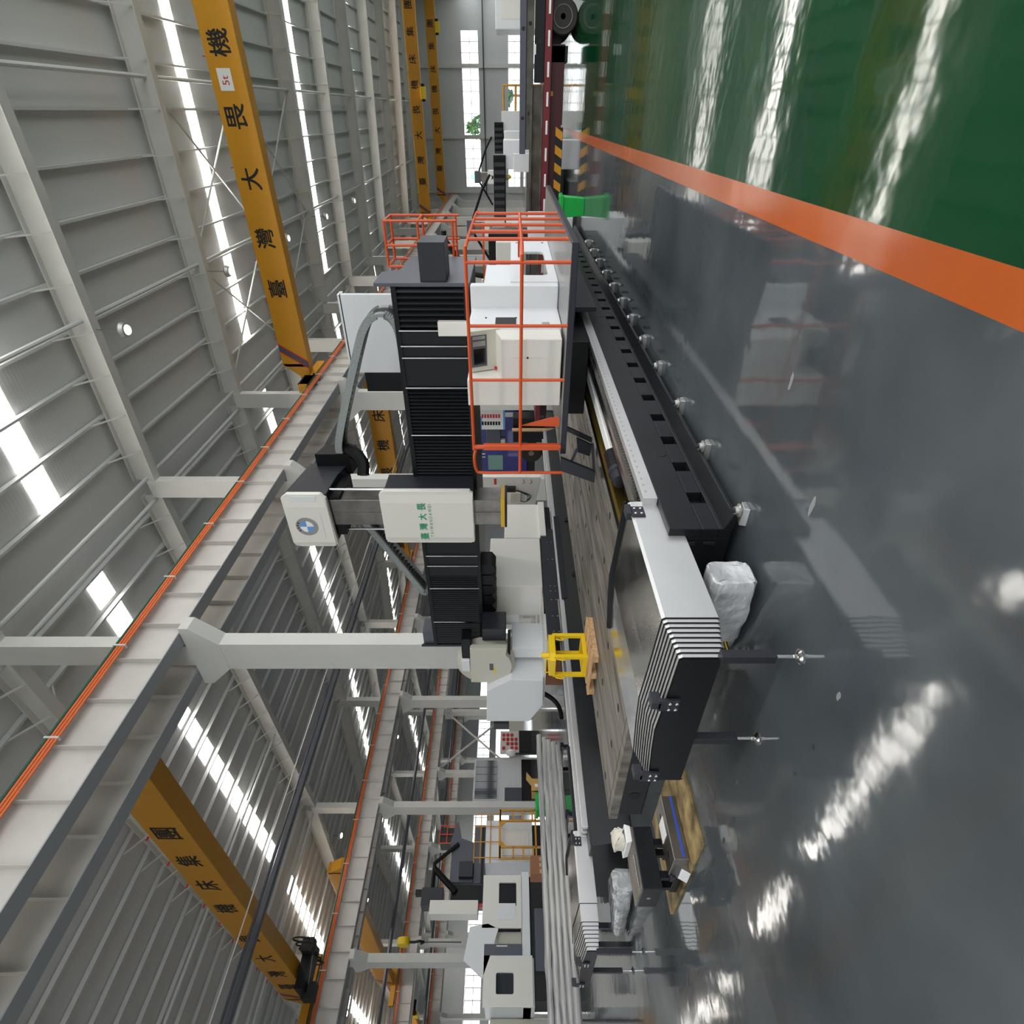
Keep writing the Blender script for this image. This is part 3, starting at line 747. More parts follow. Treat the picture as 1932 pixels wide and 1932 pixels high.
# energy chains
def chain(path, w, name='cable_chain'):
    c = MB().build if False else None
    m = MB()
    for y in (8.62-w/2, 8.62+w/2):
        m.mt(0)
        for i in range(len(path)-1):
            m.bar((path[i][0], y, path[i][1]), (path[i+1][0], y, path[i+1][1]), .05, .12)
    m.mt(1)
    for i in range(len(path)-1):
        for f in (.15, .65):
            x, z = (path[i][k]+(path[i+1][k]-path[i][k])*f for k in (0, 1))
            m.box(x-.012, x+.012, 8.62-w/2, 8.62+w/2, z-.03, z+.03)
    return m.build(name, ['chain', 'ink'], g)
def smooth(P, n=8):
    out = []
    for i in range(len(P)-1):
        p0, p1, p2, p3 = P[max(0, i-1)], P[i], P[i+1], P[min(len(P)-1, i+2)]
        for k in range(n):
            t = k/n
            out.append(tuple(.5*((2*b)+(c-a)*t+(2*a-5*b+4*c-d)*t*t+(-a+3*b-3*c+d)*t*t*t) for a, b, c, d in zip(p0, p1, p2, p3)))
    return out+[P[-1]]
chain(smooth([(-4.9, 4.62), (-4.5, 4.56), (-3.06, 4.03), (-2.62, 3.82), (-2.47, 3.60), (-2.56, 3.40), (-2.9, 3.32), (-3.97, 3.31), (-5.2, 3.31)]), .34)
chain(smooth([(-6.4, 4.42), (-6.75, 4.24), (-8.0, 3.60), (-8.25, 3.46), (-8.1, 3.33), (-7.2, 3.31), (-6.1, 3.31)]), .3)
MB().prism('x', [(8.4, 4.45), (8.75, 4.40), (8.75, 4.95), (8.4, 5.05)], -5.25, -4.85).build('chain_bracket', 'black', g)
MB().tube(smooth([(-4.82, 8.6, 4.62), (-4.86, 8.5, 4.4), (-4.98, 8.35, 4.22), (-5.15, 8.2, 4.2)]), .11, 8).build('cable_hose', 'rubber', g)
# white rear housing standing on the beam
MB().box(-3.80, -2.45, 9.5, 9.58, 3.2, 4.47).box(-3.80, -2.45, 9.5, 9.7, 4.44, 4.5).build('rear_panel', 'cool', g, bevel=.006)
MB().box(-3.6, -2.7, 9.58, 9.8, 3.1, 3.9).build('panel_bracket', 'steelwhite', g)
MB().box(-4.16, -3.80, 9.5, 10.1, 3.2, 4.25).build('rear_cover', 'black', g, bevel=.01)
# guard cage on the beam end
cg = None
cagep = MB()
for y in (9.9, 10.5):
    P = [(-2.12, y, 2.55), (-2.12, y, 3.4), (-2.05, y, 3.55), (-2.0, y, 3.62)]
    for x, zt in ((-2.1, 3.66), (-1.78, 3.66), (-1.42, 3.66)):
        cagep.tube([(x, y, 2.5), (x, y, zt)], .022, 6)
    for z in (2.56, 3.12, 3.66): cagep.tube([(-2.1, y, z), (-1.42, y, z)], .022, 6)
for x in (-2.1, -1.78, -1.42):
    for z in (3.12, 3.66): cagep.tube([(x, 9.9, z), (x, 10.5, z)], .022, 6)
cagep.build('guard_cage', 'orange', g)
# right carriage under the beam
MB().box(-3.35, -2.35, 6.9, 10.6, .62, .92).build('right_carriage', 'black', g, bevel=.01)
MB().prism('x', [(7.65, .46), (11.2, .46), (11.2, .74), (7.65, .74)], -2.2, -2.14).build('carriage_skirt', 'dark', g)
MB().box(-2.35, -2.14, 7.65, 11.2, .74, .78).build('carriage_top', 'dark', g)
MB().box(-3.3, -2.5, 8.1, 9.6, .9, 2.22).build('right_column', 'black', g, bevel=.01)
MB().box(-2.60, -2.4, 7.85, 8.0, 2.10, 2.65).build('limit_cover', 'white', g, bevel=.008)
# left carriage and column
MB().box(-9.6, -8.12, 7.9, 11.4, .66, .95).build('left_carriage', 'black', g, bevel=.01)
MB().prism('x', [(7.98, .44), (10.75, .44), (10.75, .60), (7.98, .60)], -8.02, -7.92).build('carriage_skirt', 'dark', g, bevel=.004)
MB().prism('x', [(7.0, .62), (10.4, .62), (10.4, .93), (7.0, .93)], -8.10, -8.05).build('carriage_plate', 'dark', g)
m = MB()
for y in (7.2, 7.6, 8.05, 8.3, 8.45, 9.3, 9.9):
    for z in (.70, .80): m = MB().cyl((-8.05, y, z), (-8.042, y, z), .012, n=8); m.build('bolt', 'chrome', g)
MB().box(-8.98, -8.10, 8.5, 10.12, .95, 2.10).build('left_column', 'white', g, bevel=.02)
MB().box(-9.3, -8.1, 10.13, 11.5, .82, 1.78).build('rear_cabinet', 'white', g, bevel=.02)
MB().box(-8.12, -8.02, 10.13, 11.5, .80, .95).build('cabinet_ledge', 'white', g, bevel=.01)
MB().box(-8.6, -8.4, 8.49, 8.5, 1.05, 1.2).build('access_plate', 'cool', g)
MB().box(-10.4, -8.96, 8.0, 10.1, .94, 1.0).box(-10.4, -8.96, 10.0, 10.1, 1.0, 2.0).box(-9.05, -8.96, 8.3, 10.0, 1.45, 2.05).build('drip_tray', 'cool', g, bevel=.008)
MB().box(-10.5, -8.3, 7.25, 8.5, .90, .96).box(-10.5, -9.9, 7.25, 7.35, .96, 1.1).build('magazine_base', 'white', g, bevel=.008)

# --- tool magazine on the far carriage
t = thing('tool_magazine', 'round beige tool magazine drum with yellow warning label beside the far gantry leg', 'tool magazine', (-9.3, 7.5, .95))
MB().lathe([(0, .55), (.03, .60), (.24, .60), (.27, .55)], (-9.32, 7.42, 2.14), 'y', 40).build('drum', 'beige', t, smooth=True)
P = [(-8.66, 2.46), (-8.66, 1.78), (-8.78, 1.68)]
P = [(-8.66, 2.44), (-8.66, 1.70)]+[(-9.22+.0+.56*math.cos(a)*1.0, 2.12+.52*math.sin(a)) for a in [(-PI/2+.7)-k*(PI/2+.35)/10 for k in range(11)]]+[(-9.72, 2.46)]
MB().prism('y', P, 7.30, 7.42).build('drum_cover', 'beige', t, bevel=.01)
MB().box(-9.3, -8.5, 7.38, 7.7, 2.42, 2.62).build('tool_pockets', 'black', t, bevel=.02)
MB().box(-9.4, -9.05, 7.32, 7.5, 2.46, 2.63).build('chip_guard', 'cool', t, bevel=.02)
MB().box(-8.66, -8.33, 7.5, 8.0, 1.72, 2.2).build('changer_arm_box', 'dark', t, bevel=.02)
MB().cyl((-8.45, 7.6, 1.66), (-9.0, 7.45, 1.66), .03, n=10).build('changer_arm', 'ink', t)
MB().box(-9.32, -9.12, 7.295, 7.3, 1.98, 2.06).build('nameplate', 'slate', t); MB().box(-9.42, -9.25, 7.295, 7.3, 1.93, 1.975).build('warning_label', 'yellow', t)
MB().box(-9.3, -9.0, 7.6, 8.3, .95, 1.6).build('support_post', 'cool', t, bevel=.01)
# white hood beyond it
t = thing('machine_hood', 'white sheet metal hood with cut corners left of the tool magazine', 'hood', (-10.2, 7.6, .9))
MB().prism('y', [(-9.80, 2.13), (-9.43, 1.62), (-9.47, .95), (-10.30, .93), (-10.90, 1.22), (-10.90, 2.16)], 7.15, 8.3).build('hood_body', 'cool', t, bevel=.02)
MB().tube(smooth([(-10.25, 7.4, .90), (-10.3, 7.3, .72), (-10.45, 7.2, .58), (-10.7, 7.1, .52)]), .05, 8).build('corrugated_hose', 'rubber', t)
tag(MB().box(-11.3, -10.3, 8.4, 9.1, .0, .95).build('cardboard_box', 'brownc', bevel=.01), 'brown cardboard box standing behind the white hood of the gantry', 'box')
# small white wired box hanging under the beam
t = thing('rear_unit', 'white equipment panel with hooks and a small wired box seen under the crossbeam', 'machine panel', (-9.0, 13.5, .7))
MB().prism('y', [(-8.55, 2.55), (-8.55, .76), (-9.5, .9), (-9.75, 1.1), (-9.75, 2.4)], 13.5, 13.7).build('panel', 'white', t, bevel=.01)
MB().box(-9.35, -9.0, 13.35, 13.5, 1.35, 1.65).build('junction_box', 'beige', t, bevel=.01)
MB().box(-9.0, -8.85, 13.38, 13.5, 1.5, 1.75).build('connector', 'ink', t)
for k in range(3): MB().tube(smooth([(-8.95, 13.42, 1.5-.03*k), (-9.1, 13.35, 1.15-.05*k), (-9.35, 13.4, 1.2), (-9.3, 13.42, 1.4)]), .012, 5).build('cable', 'ink', t)
for k in range(2): MB().tube([(-8.6, 13.45, 1.28-.22*k), (-8.68, 13.4, 1.24-.22*k), (-8.72, 13.42, 1.3-.22*k)], .012, 5).build('hook', 'slate', t)
MB().box(-8.8, -8.6, 13.49, 13.5, 2.05, 2.12).build('red_label', 'redpaint', t)

# --- operator platform with orange railing
t = thing('operator_platform', 'black operator platform with orange tube railing on the aisle side of the gantry', 'platform', (-2.3, 8, .93))
MB().box(-3.46, -1.05, 6.0, 11.2, .93, 1.0).build('deck_frame', 'dark', t, bevel=.006)
MB().box(-3.44, -1.07, 6.02, 11.18, 1.0, 1.006).build('deck_plate', mat('dull_aluminium_deck', '9B9996', .3, .8, noise=.2, nscale=6, stretch=(12, 1, 1)), t)
for p in ((-3.2, 7.0), (-2.5, 7.0), (-3.2, 10.3), (-2.5, 10.3)): MB().box(p[0]-.08, p[0]+.08, p[1]-.08, p[1]+.08, .78, .94).build('bracket', 'black', t)
r = .019
def rail(path, name='rail', rr=r): return MB().tube(path, rr, 8).build(name, 'orange', t)
ya, zt, zm = 6.0, 2.07, 1.50
rail(smooth([(-3.40, ya, zt), (-1.28, ya, zt-.0), (-1.16, ya+.05, zt+.0), (-1.1, ya+.2, zt), (-1.09, 8.2, zt), (-1.09, 8.25, zt-.06)], 6), 'top_rail')
rail([(-3.40, ya, zm), (-1.16, ya, zm), (-1.09, ya+.15, zm), (-1.09, 8.2, zm)], 'mid_rail')
for x in (-1.236, -1.874, -2.488): rail([(x, ya, 1.0), (x, ya, zt)], 'post')
for y in (6.4, 6.85, 7.3, 7.75, 8.2): rail([(-1.09, y, 1.0), (-1.09, y, zt)], 'post')
rail([(-3.36, ya, 1.0), (-3.36, ya, zt)], 'post', .03)
MB().box(-3.39, -3.34, ya-.03, ya+.06, 1.02, 1.95).build('gate_stile', 'orange', t)
MB().prism('y', [(-3.1, 1.03), (-2.98, 1.03), (-2.98, 1.14), (-3.09, 1.5)], 6.04, 6.05).build('gate_latch_plate', 'orange', t)
gt = rail(smooth([(-3.40, ya, zt-.02), (-3.5, ya-.02, zt), (-3.68, ya-.02, zt-.02), (-3.72, ya-.02, zt-.1), (-3.72, ya-.02, 1.6), (-3.72, ya-.02, .95)], 4), 'gate')
MB().tube([(-3.40, ya, zm), (-3.72, ya-.02, zm)], r, 8).build('gate_bar', 'orange', gt)
# rear railing
for z in (1.5, 2.02): rail([(-1.3, 8.9, z), (-3.0, 8.9, z)], 'rear_rail', .015)
# folding step below the deck
t = thing('folding_step', 'black metal step frame hanging from the left end of the operator platform', 'step', (-3.55, 5.9, .5))
MB().prism('y', [(-3.44, 1.0), (-3.62, 1.0), (-3.80, .56), (-3.64, .56)], 5.86, 5.92).build('stringer', 'dark', t, bevel=.004)
MB().prism('y', [(-3.10, 1.0), (-3.16, 1.0), (-3.36, .60), (-3.30, .60)], 6.1, 6.14).build('stringer', 'dark', t, bevel=.004)
MB().prism('y', [(-3.20, .82), (-3.30, .62), (-3.46, .64), (-3.40, .79)], 5.94, 5.97).build('tread_plate', 'black', t, bevel=.004)
MB().bar((-3.31, 6.0, .61), (-3.70, 5.9, .57), .05, .03).build('lower_bar', 'dark', t); MB().bar((-3.36, 5.95, .80), (-3.52, 5.93, .86), .03, .03).build('cross_bar', 'dark', t)

# --- operator cabinet on the platform
t = thing('control_cabinet', 'white control cabinet with tilted screen console standing on the operator platform', 'control cabinet', (-2.3, 7.6, 1.006))
MB().box(-2.75, -1.78, 7.32, 7.46, 1.01, 2.13).box(-2.75, -1.98, 7.46, 8.3, 1.01, 2.13).build('cabinet_body', 'cool', t, bevel=.015)
m = MB().prism('z', [(-2.06, 6.55), (-2.06, 7.34), (-2.75, 7.34), (-2.75, 6.55)], 1.01, 2.12)
m.build('console_body', 'cool', t, bevel=.012)
MB().prism('x', [(6.2, 1.03), (6.56, 1.03), (6.56, 1.80), (6.2, 1.72)], -2.575, -2.085).build('console_desk', 'white', t, bevel=.012)
MB().box(-2.90, -2.57, 6.2, 7.2, 1.02, 2.13).build('side_enclosure', 'white', t, bevel=.012)
kp = MB().prism('x', [(6.545, 1.74), (6.56, 1.76), (6.56, 2.10), (6.40, 2.10)], -2.56, -2.07).build('control_panel', 'beige', t, bevel=.004)
def onp(x0, x1, f0, f1, mm, name, off):
    a = Vector((0, 6.545, 1.74)); c = Vector((0, 6.40, 2.10)); d = c-a; nn = Vector((0, -d.z, d.y)).normalized()*off
    A, B = a+d*f0+nn, a+d*f1+nn; C, D = a+d*f0, a+d*f1
    return MB().add([(x0, A.y, A.z), (x1, A.y, A.z), (x1, B.y, B.z), (x0, B.y, B.z), (x0, C.y, C.z), (x1, C.y, C.z), (x1, D.y, D.z), (x0, D.y, D.z)],
        [(0, 1, 2, 3), (4, 5, 6, 7), (0, 1, 5, 4), (1, 2, 6, 5), (2, 3, 7, 6), (3, 0, 4, 7)]).build(name, mm, kp)
onp(-2.50, -2.12, .45, .95, 'slate', 'bezel', .006); onp(-2.47, -2.28, .5, .88, 'screen', 'screen', .008); onp(-2.25, -2.19, .5, .9, 'alu', 'keypad', .008); onp(-2.17, -2.13, .5, .9, 'alu', 'keypad', .008)
a = MB().cyl((-2.53, 6.49, 1.80), (-2.53, 6.46, 1.79), .018, n=12).build('emergency_button', 'redpaint', kp)
MB().box(-2.3, -2.296, 6.195, 6.2, 1.2, 1.6).build('door_seam', 'purlin', t)
m = MB()
for x, z in ((-2.30, 1.42),): m.cyl((x, 6.19, z), (x, 6.2, z), .012, n=10)
m.cyl((-2.05, 6.9, 1.92), (-2.06, 6.9, 1.92), .012, n=10).cyl((-2.05, 6.9, 1.55), (-2.06, 6.9, 1.55), .012, n=10)
m.build('lock', 'ink', t)
MB().box(-2.059, -2.055, 6.65, 6.73, 1.15, 1.24).build('data_plate', 'alu', t)
MB().box(-2.059, -2.05, 6.62, 6.9, 1.55, 1.8).build('switch_recess', 'ink', t)
MB().box(-2.6, -1.95, 7.9, 9.3, 1.5, 2.0).build('upper_box', 'cool', t, bevel=.015)
# window door swung open
t = thing('cabinet_door', 'white open door panel with a rounded window at the rear of the control cabinet', 'door', (-1.78, 8.8, 1.006))
def ringwin(x0, x1, Y0, Y1, Z0, Z1, a0, a1, c0, c1, rad=.08):
    inner = []
    for cx, cz, s in ((a1-rad, c1-rad, 0), (a0+rad, c1-rad, 1), (a0+rad, c0+rad, 2), (a1-rad, c0+rad, 3)):
        for k in range(6): ang = PI/2*s+PI/2*k/5; inner.append((cx+rad*math.cos(ang), cz+rad*math.sin(ang)))
    n = len(inner); outer = []
    cs = [(Y1, Z1), (Y0, Z1), (Y0, Z0), (Y1, Z0)]
    for i, (py, pz) in enumerate(inner):
        q, k = divmod(i, 6); c = cs[q]
        if k == 0: outer.append((c[0], pz) if q in (0, 2) else (py, c[1]))
        elif k == 5: outer.append((py, c[1]) if q in (0, 2) else (c[0], pz))
        else: outer.append(c)
    m = MB(); vs = []
    for X in (x0, x1): vs += [(X, *p) for p in inner]+[(X, *p) for p in outer]
    fs = []
    for i in range(n):
        j = (i+1) % n
        fs += [(i, j, n+j, n+i), (2*n+i, 2*n+j, 3*n+j, 3*n+i), (i, j, 2*n+j, 2*n+i), (n+i, n+j, 3*n+j, 3*n+i)]
    return m.add(vs, fs)
ringwin(-1.80, -1.76, 7.45, 10.15, 1.01, 1.62, 7.78, 9.3, 1.12, 1.475).build('door_panel', 'cool', t)
MB().box(-1.782, -1.778, 7.7, 9.4, 1.08, 1.5).build('window_pane', 'pane', t)
m = MB()
for y, z in ((10.0, 1.10), (10.0, 1.52)): m.cyl((-1.76, y, z), (-1.755, y, z), .02, n=10)
m.build('screw', 'ink', t)
# ================================================================ things around the machine
# stand on a pallet on the work table
t = thing('wooden_pallet', 'small pale wooden pallet lying on the work table under the yellow stand', 'pallet', (-6.5, 5.3, .401))
for x in (-6.86, -6.5, -6.14): MB().box(x-.06, x+.06, 4.98, 5.72, .401, .475).build('bearer', 'wood', t, bevel=.005)
for k in range(4): MB().box(-6.93, -6.07, 4.98+.2*k, 5.12+.2*k, .475, .50).build('board', 'wood', t, bevel=.003)
t = thing('yellow_stand', 'bright yellow four-legged steel lifting stand on the wooden pallet', 'stand', (-6.64, 5.5, .501))
cx, cy = -6.63, 5.47
for (dx, dy) in ((.2, .2), (.2, -.2), (-.2, .2), (-.2, -.2)): MB().box(cx+dx-.028, cx+dx+.028, cy+dy-.028, cy+dy+.028, .501, .99).build('leg', 'yellow', t, bevel=.004)
MB().prism('z', [(cx+.25, cy-.17), (cx+.17, cy-.25), (cx-.17, cy-.25), (cx-.25, cy-.17), (cx-.25, cy+.17), (cx-.17, cy+.25), (cx+.17, cy+.25), (cx+.25, cy+.17)], .96, 1.05).build('top_plate', 'yellow', t, bevel=.006)
for (x0, x1, y0, y1) in ((-.22, .22, -.22, -.17), (-.22, .22, .17, .22), (-.22, -.17, -.17, .17), (.17, .22, -.17, .17)): MB().box(cx+x0, cx+x1, cy+y0, cy+y1, .501, .56).build('base_bar', 'yellow', t, bevel=.003)
MB().cyl((cx+.05, cy-.05, 1.05), (cx+.05, cy-.05, 1.16), .04, n=14).build('pin', 'yellow', t)
MB().tube([(cx+.15, cy-.2, 1.04), (cx+.15, cy-.2, 1.10), (cx-.15, cy-.2, 1.10), (cx-.15, cy-.2, 1.04)], .01, 6).build('handle', 'yellow', t)
for (dx, dy) in ((.24, .1), (.2, -.24), (-.22, -.24)): MB().tube(smooth([(cx+dx, cy+dy, .95), (cx+dx, cy+dy-.02, .86), (cx+dx+.03, cy+dy-.03, .83), (cx+dx+.05, cy+dy-.02, .88)]), .011, 6).build('hook', 'yellow', t)
MB().cyl((cx-.05, cy, .80), (cx-.05, cy, .95), .05, n=12).build('red_plug', 'redpaint', t)

# wrapped motors on the floor
def crumple(cx, cy, cz, secs, n=20, amp=.012, ax='x'):
    """secs: (position along the axis, half width, half height, centre shift y, centre z)"""
    rings = []
    for (a, hw, hh, sy, sz) in secs:
        ring = []
        for k in range(n):
            t = 2*PI*k/n; c, s = math.cos(t), math.sin(t)
            e = 0.38
            u = math.copysign(abs(c)**e, c)*hw; w = math.copysign(abs(s)**e, s)*hh
            j = lambda: random.uniform(-amp, amp)
            ring.append((cx+a+j(), cy+sy+u+j(), max(.004, cz+sz+w+j())))
        rings.append(ring)
    return MB().loft(rings)
t = thing('wrapped_motor', 'large motor wrapped in cloudy plastic on the floor at the end of the nearest bed', 'wrapped motor', (-2.75, 2.68, 0))
crumple(-2.50, 2.66, .17, [(.085, .07, .09, 0, .0), (.09, .105, .13, 0, .01), (.08, .112, .14, 0, .01), (-.02, .115, .145, 0, .01), (-.10, .115, .145, 0, .01), (-.16, .11, .15, 0, 0), (-.26, .115, .14, .01, -.01), (-.36, .10, .12, .02, -.03), (-.48, .10, .11, .04, -.05), (-.58, .075, .09, .05, -.07), (-.66, .05, .06, .06, -.10)], n=32, amp=.005).build('plastic_wrap', 'plastic', t, smooth=True)
MB().cyl((-3.1, 2.72, .12), (-3.22, 2.74, .11), .045, n=14).build('motor_shaft', 'steel', t); MB().tube([(-3.02, 2.62, .10), (-3.08, 2.56, .08)], .014, 8).build('brass_fitting', 'brass', t); MB().tube([(-3.06, 2.68, .17), (-3.2, 2.74, .17)], .012, 6).build('red_tube', 'redpaint', t)
t = thing('wrapped_motor', 'smaller motor wrapped in cloudy plastic on the floor before the far way cover', 'wrapped motor', (-8.6, 3.0, 0))
crumple(-8.1, 3.0, .17, [(.05, .10, .09, 0, 0), (.03, .13, .13, 0, 0), (-.1, .14, .14, 0, 0), (-.2, .14, .14, 0, 0), (-.45, .15, .14, -.02, -.01), (-.8, .13, .11, -.05, -.04), (-1.15, .11, .09, -.10, -.06), (-1.35, .07, .06, -.12, -.08)], n=28, amp=.01).build('plastic_wrap', 'plastic', t, smooth=True)
MB().box(-9.0, -8.2, 2.93, 3.05, 0, .08).build('motor_skid', 'black', t)

# plywood board and what lies on it
tag(MB().box(-6.45, -4.93, 2.09, 2.98, 0, .028).build('plywood_board', 'ply', bevel=.003), 'oil-stained plywood board lying on the floor below the table end', 'board')
t = thing('steel_block', 'long grey ground steel block with a blue film stripe on the plywood board', 'steel block', (-5.5, 2.4, .029))
MB().box(-5.66, -5.34, 2.14, 2.70, .029, .17).build('block', 'dull', t, bevel=.006)
MB().box(-5.341, -5.333, 2.16, 2.70, .07, .088).build('film_stripe', 'blueline', t)
MB().prism('x', [(2.06, .03), (2.14, .03), (2.14, .15), (2.10, .10)], -5.62, -5.42).build('end_stop', 'steel', t)
for y in (2.25, 2.4, 2.58): MB().cyl((-5.5, y, .169), (-5.5, y, .1705), .03, n=14).build('bore', 'ink', t)
MB().box(-5.6, -5.42, 2.38, 2.55, .17, .176).build('cover_sheet', 'paper', t)
t = thing('fixture_block', 'heavy black cast fixture with a rusty machined top raised on bars above the plywood', 'fixture', (-5.87, 2.3, .029))
MB().box(-6.08, -5.67, 2.03, 2.57, .24, .42).build('body', 'bedblack', t, bevel=.006)
MB().box(-6.08, -5.67, 2.03, 2.57, .42, .44).build('machined_top', 'table', t, bevel=.003)
for y in (2.14, 2.42): MB().box(-6.05, -5.70, y, y+.07, .029, .10).build('support_block', 'black', t, bevel=.004); MB().box(-6.0, -5.94, y, y+.06, .10, .24).build('strut', 'black', t); MB().box(-5.78, -5.72, y, y+.06, .10, .24).build('strut', 'black', t)
MB().box(-5.70, -5.64, 2.1, 2.55, .12, .16).build('support_bar', 'dark', t); MB().cyl((-5.88, 2.0295, .34), (-5.88, 2.031, .34), .02, n=12).build('tapped_hole', 'alu', t)
t = thing('plastic_tray', 'white plastic tub lying on the black fixture', 'tub', (-5.85, 2.5, .441))
MB().prism('x', [(2.44, .441), (2.58, .441), (2.60, .50), (2.42, .50)], -6.02, -5.68).build('tub', 'paper', t, bevel=.008)
c = crumple(-5.85, 2.52, .535, [(.15, .04, .02, 0, 0), (.10, .07, .045, 0, .01), (.0, .08, .06, 0, .015), (-.10, .07, .045, 0, .01), (-.16, .03, .02, 0, 0)], amp=.012)
tag(c.build('cleaning_rag', 'bag', smooth=True), 'crumpled cream rag heaped on the white tub', 'rag')
tag(MB().box(-5.72, -5.67, 2.06, 2.32, .4405, .455).build('steel_strip', 'steel', bevel=.002), 'flat bright steel strip lying on the rusty top of the fixture', 'strip')
tag(MB().box(-5.48, -5.43, 2.10, 2.14, .029, .06).build('small_carton', 'paper', bevel=.003), 'tiny white carton standing on the plywood board', 'carton')

# plastic-wrapped long stock behind the far bed
names = ['lowest and nearest', 'second from the bottom', 'middle', 'second from the top', 'topmost and farthest']
for k in range(5):
    z = .60+.092*k; x = -11.1-.10*k
    P = []; R = []
    for i in range(26):
        y = 1.2+.22*i+.12*k; P.append((x+random.uniform(-.012, .012), y, z+random.uniform(-.008, .008)+(.02 if k == 4 else 0))); R.append(.062*random.uniform(.88, 1.12))
    t = thing('wrapped_profile', 'long plastic-wrapped bar behind the far bed, %s of the stack' % names[k], 'wrapped bar', (x, 4, z-.1), 'wrapped profile bars behind the far bed')
    MB().tube(P, R, 9).build('plastic_wrap', 'wrap', t, smooth=True)
    MB().tube([P[0], (P[0][0], P[0][1]-.05, P[0][2])], .03, 8).build('bar_end', 'steel', t)
t = thing('stock_rack', 'low dark steel rack carrying the wrapped profile bars behind the far bed', 'rack', (-11.3, 4, 0))
for y in (1.6, 3.4, 5.2, 6.6):
    MB().box(-12.0, -10.9, y-.05, y+.05, .5, .57).build('crossbar', 'dark', t)
    for x in (-11.0, -11.9): MB().box(x-.04, x+.04, y-.04, y+.04, 0, .5).build('leg', 'dark', t)
# comb of dark cantilever bars at the lower left
for k in range(8):
    tag(MB().box(-12.6, -12.5, 2.02+.07*k, 2.05+.07*k, .0, .62).build('rack_upright', 'slate'), 'dark grey upright bar standing in a row at the lower left edge of the photo', 'upright', 'row of dark upright bars at lower left')
tag(MB().lathe([(0, .10), (.02, .10), (.62, .06), (.66, .02)], (-11.9, 1.98, 0), 'z', 20).build('traffic_cone', 'orange', smooth=True), 'small orange cone at the lower left edge of the photo', 'cone')

# ================================================================ flatbed trailer with steel beams
t = thing('flatbed_trailer', 'maroon flatbed trailer with reflective side rail and black wheels behind the gantry', 'trailer', (-1, 18.5, 0))
MB().box(-9, 6, 17.85, 20.2, .66, .78).build('deck', 'maroon', t)
s = MB().box(-9, 6, 17.78, 17.85, .62, .77).build('side_rail', 'maroon', t)
for k in range(24): MB().box(5.5-.6*k, 5.5-.6*k+.3, 17.772, 17.78, .665, .715).build('reflector', 'paper', s)
MB().box(-.3, 1.35, 17.95, 18.0, .27, .62).box(-4.3, -.3, 17.95, 18.0, .30, .62).box(-9, 6, 18.4, 18.6, .35, .66).build('chassis', 'dmaroon', t)
b = MB().box(-2.0, -.35, 17.87, 17.95, .24, .45); b.mt(1)
for k in range(4): x = -.45-.4*k; b.add([(x, 17.866, .25), (x-.2, 17.866, .25), (x-.08, 17.866, .44), (x+.12, 17.866, .44)], [(0, 1, 2, 3)])
b.build('hazard_board', ['ink', 'crane'], t)
MB().box(.32, .42, 17.94, 17.96, .54, .60).build('marker_lamp', 'crane', t)
for (x, y) in ((1.86, 17.86), (2.75, 17.86), (1.86, 19.8), (2.75, 19.8)):
    w = MB().lathe([(0, .2), (0, .33), (.04, .36), (.22, .36), (.26, .33), (.26, .2)], (x, y-.02, .36), 'y', 32).build('wheel', 'tire', t, smooth=True)
    MB().lathe([(.0, .06), (.01, .1), (.06, .19), (-.01, .215), (-.012, .225), (.1, .225)], (x, y-.02, .36), 'y', 28).build('rim', 'rim', w, smooth=True)
MB().box(1.0, 1.32, 17.95, 18.6, .2, .6).build('mudguard', 'ink', t)
for (n_, x0, x1, z0, z1, y0, mm, lab) in (('upper', -.95, 6, 1.24, 1.40, 18.0, 'slate', 'uppermost grey steel beam on the flatbed trailer'), ('middle', -.85, 6, 1.05, 1.24, 18.05, 'rustbeam', 'brownish steel beam under the uppermost beam on the trailer'),
        ('lower', .6, 6, .79, 1.03, 17.95, 'black', 'black steel beam with a bolt hole resting on the trailer deck near its wheel'), ('long', -8, .55, .79, 1.13, 18.0, 'rustbeam', 'long dull grey steel beam reaching left on the trailer deck behind the railing')):
    q = thing('steel_beam', lab, 'beam', ((x0+x1)/2, y0+.2, z0))
    if n_ == 'long':
        MB().box(x0, x1, y0, y0+.3, z0, z0+.05).box(x0, x1, y0+.12, y0+.17, z0+.05, z1-.06).box(x0, x1, y0, y0+.3, z1-.06, z1).build('beam_body', mm, q)
    else: MB().box(x0, x1, y0, y0+.3, z0, z1).build('beam_body', mm, q, bevel=.01)
    m = MB()
    for x in (x0+.8, x0+2.6): m.cyl((x, y0-.004, (z0+z1)/2), (x, y0+.01, (z0+z1)/2), .045, n=14)
    m.build('bolt_hole', 'ink', q)
tag(MB().box(1.15, 1.35, 17.93, 17.98, 1.0, 1.06).build('load_strap', 'paper'), 'small white strap end on the black beam of the trailer', 'strap')
# hanging control boxes and machine frame above the beams
tag(MB().box(-1.6, -1.1, 21.0, 21.4, .9, 1.55).build('floor_cabinet', 'cool', bevel=.01), 'small white cabinet standing behind the trailer beams', 'cabinet')
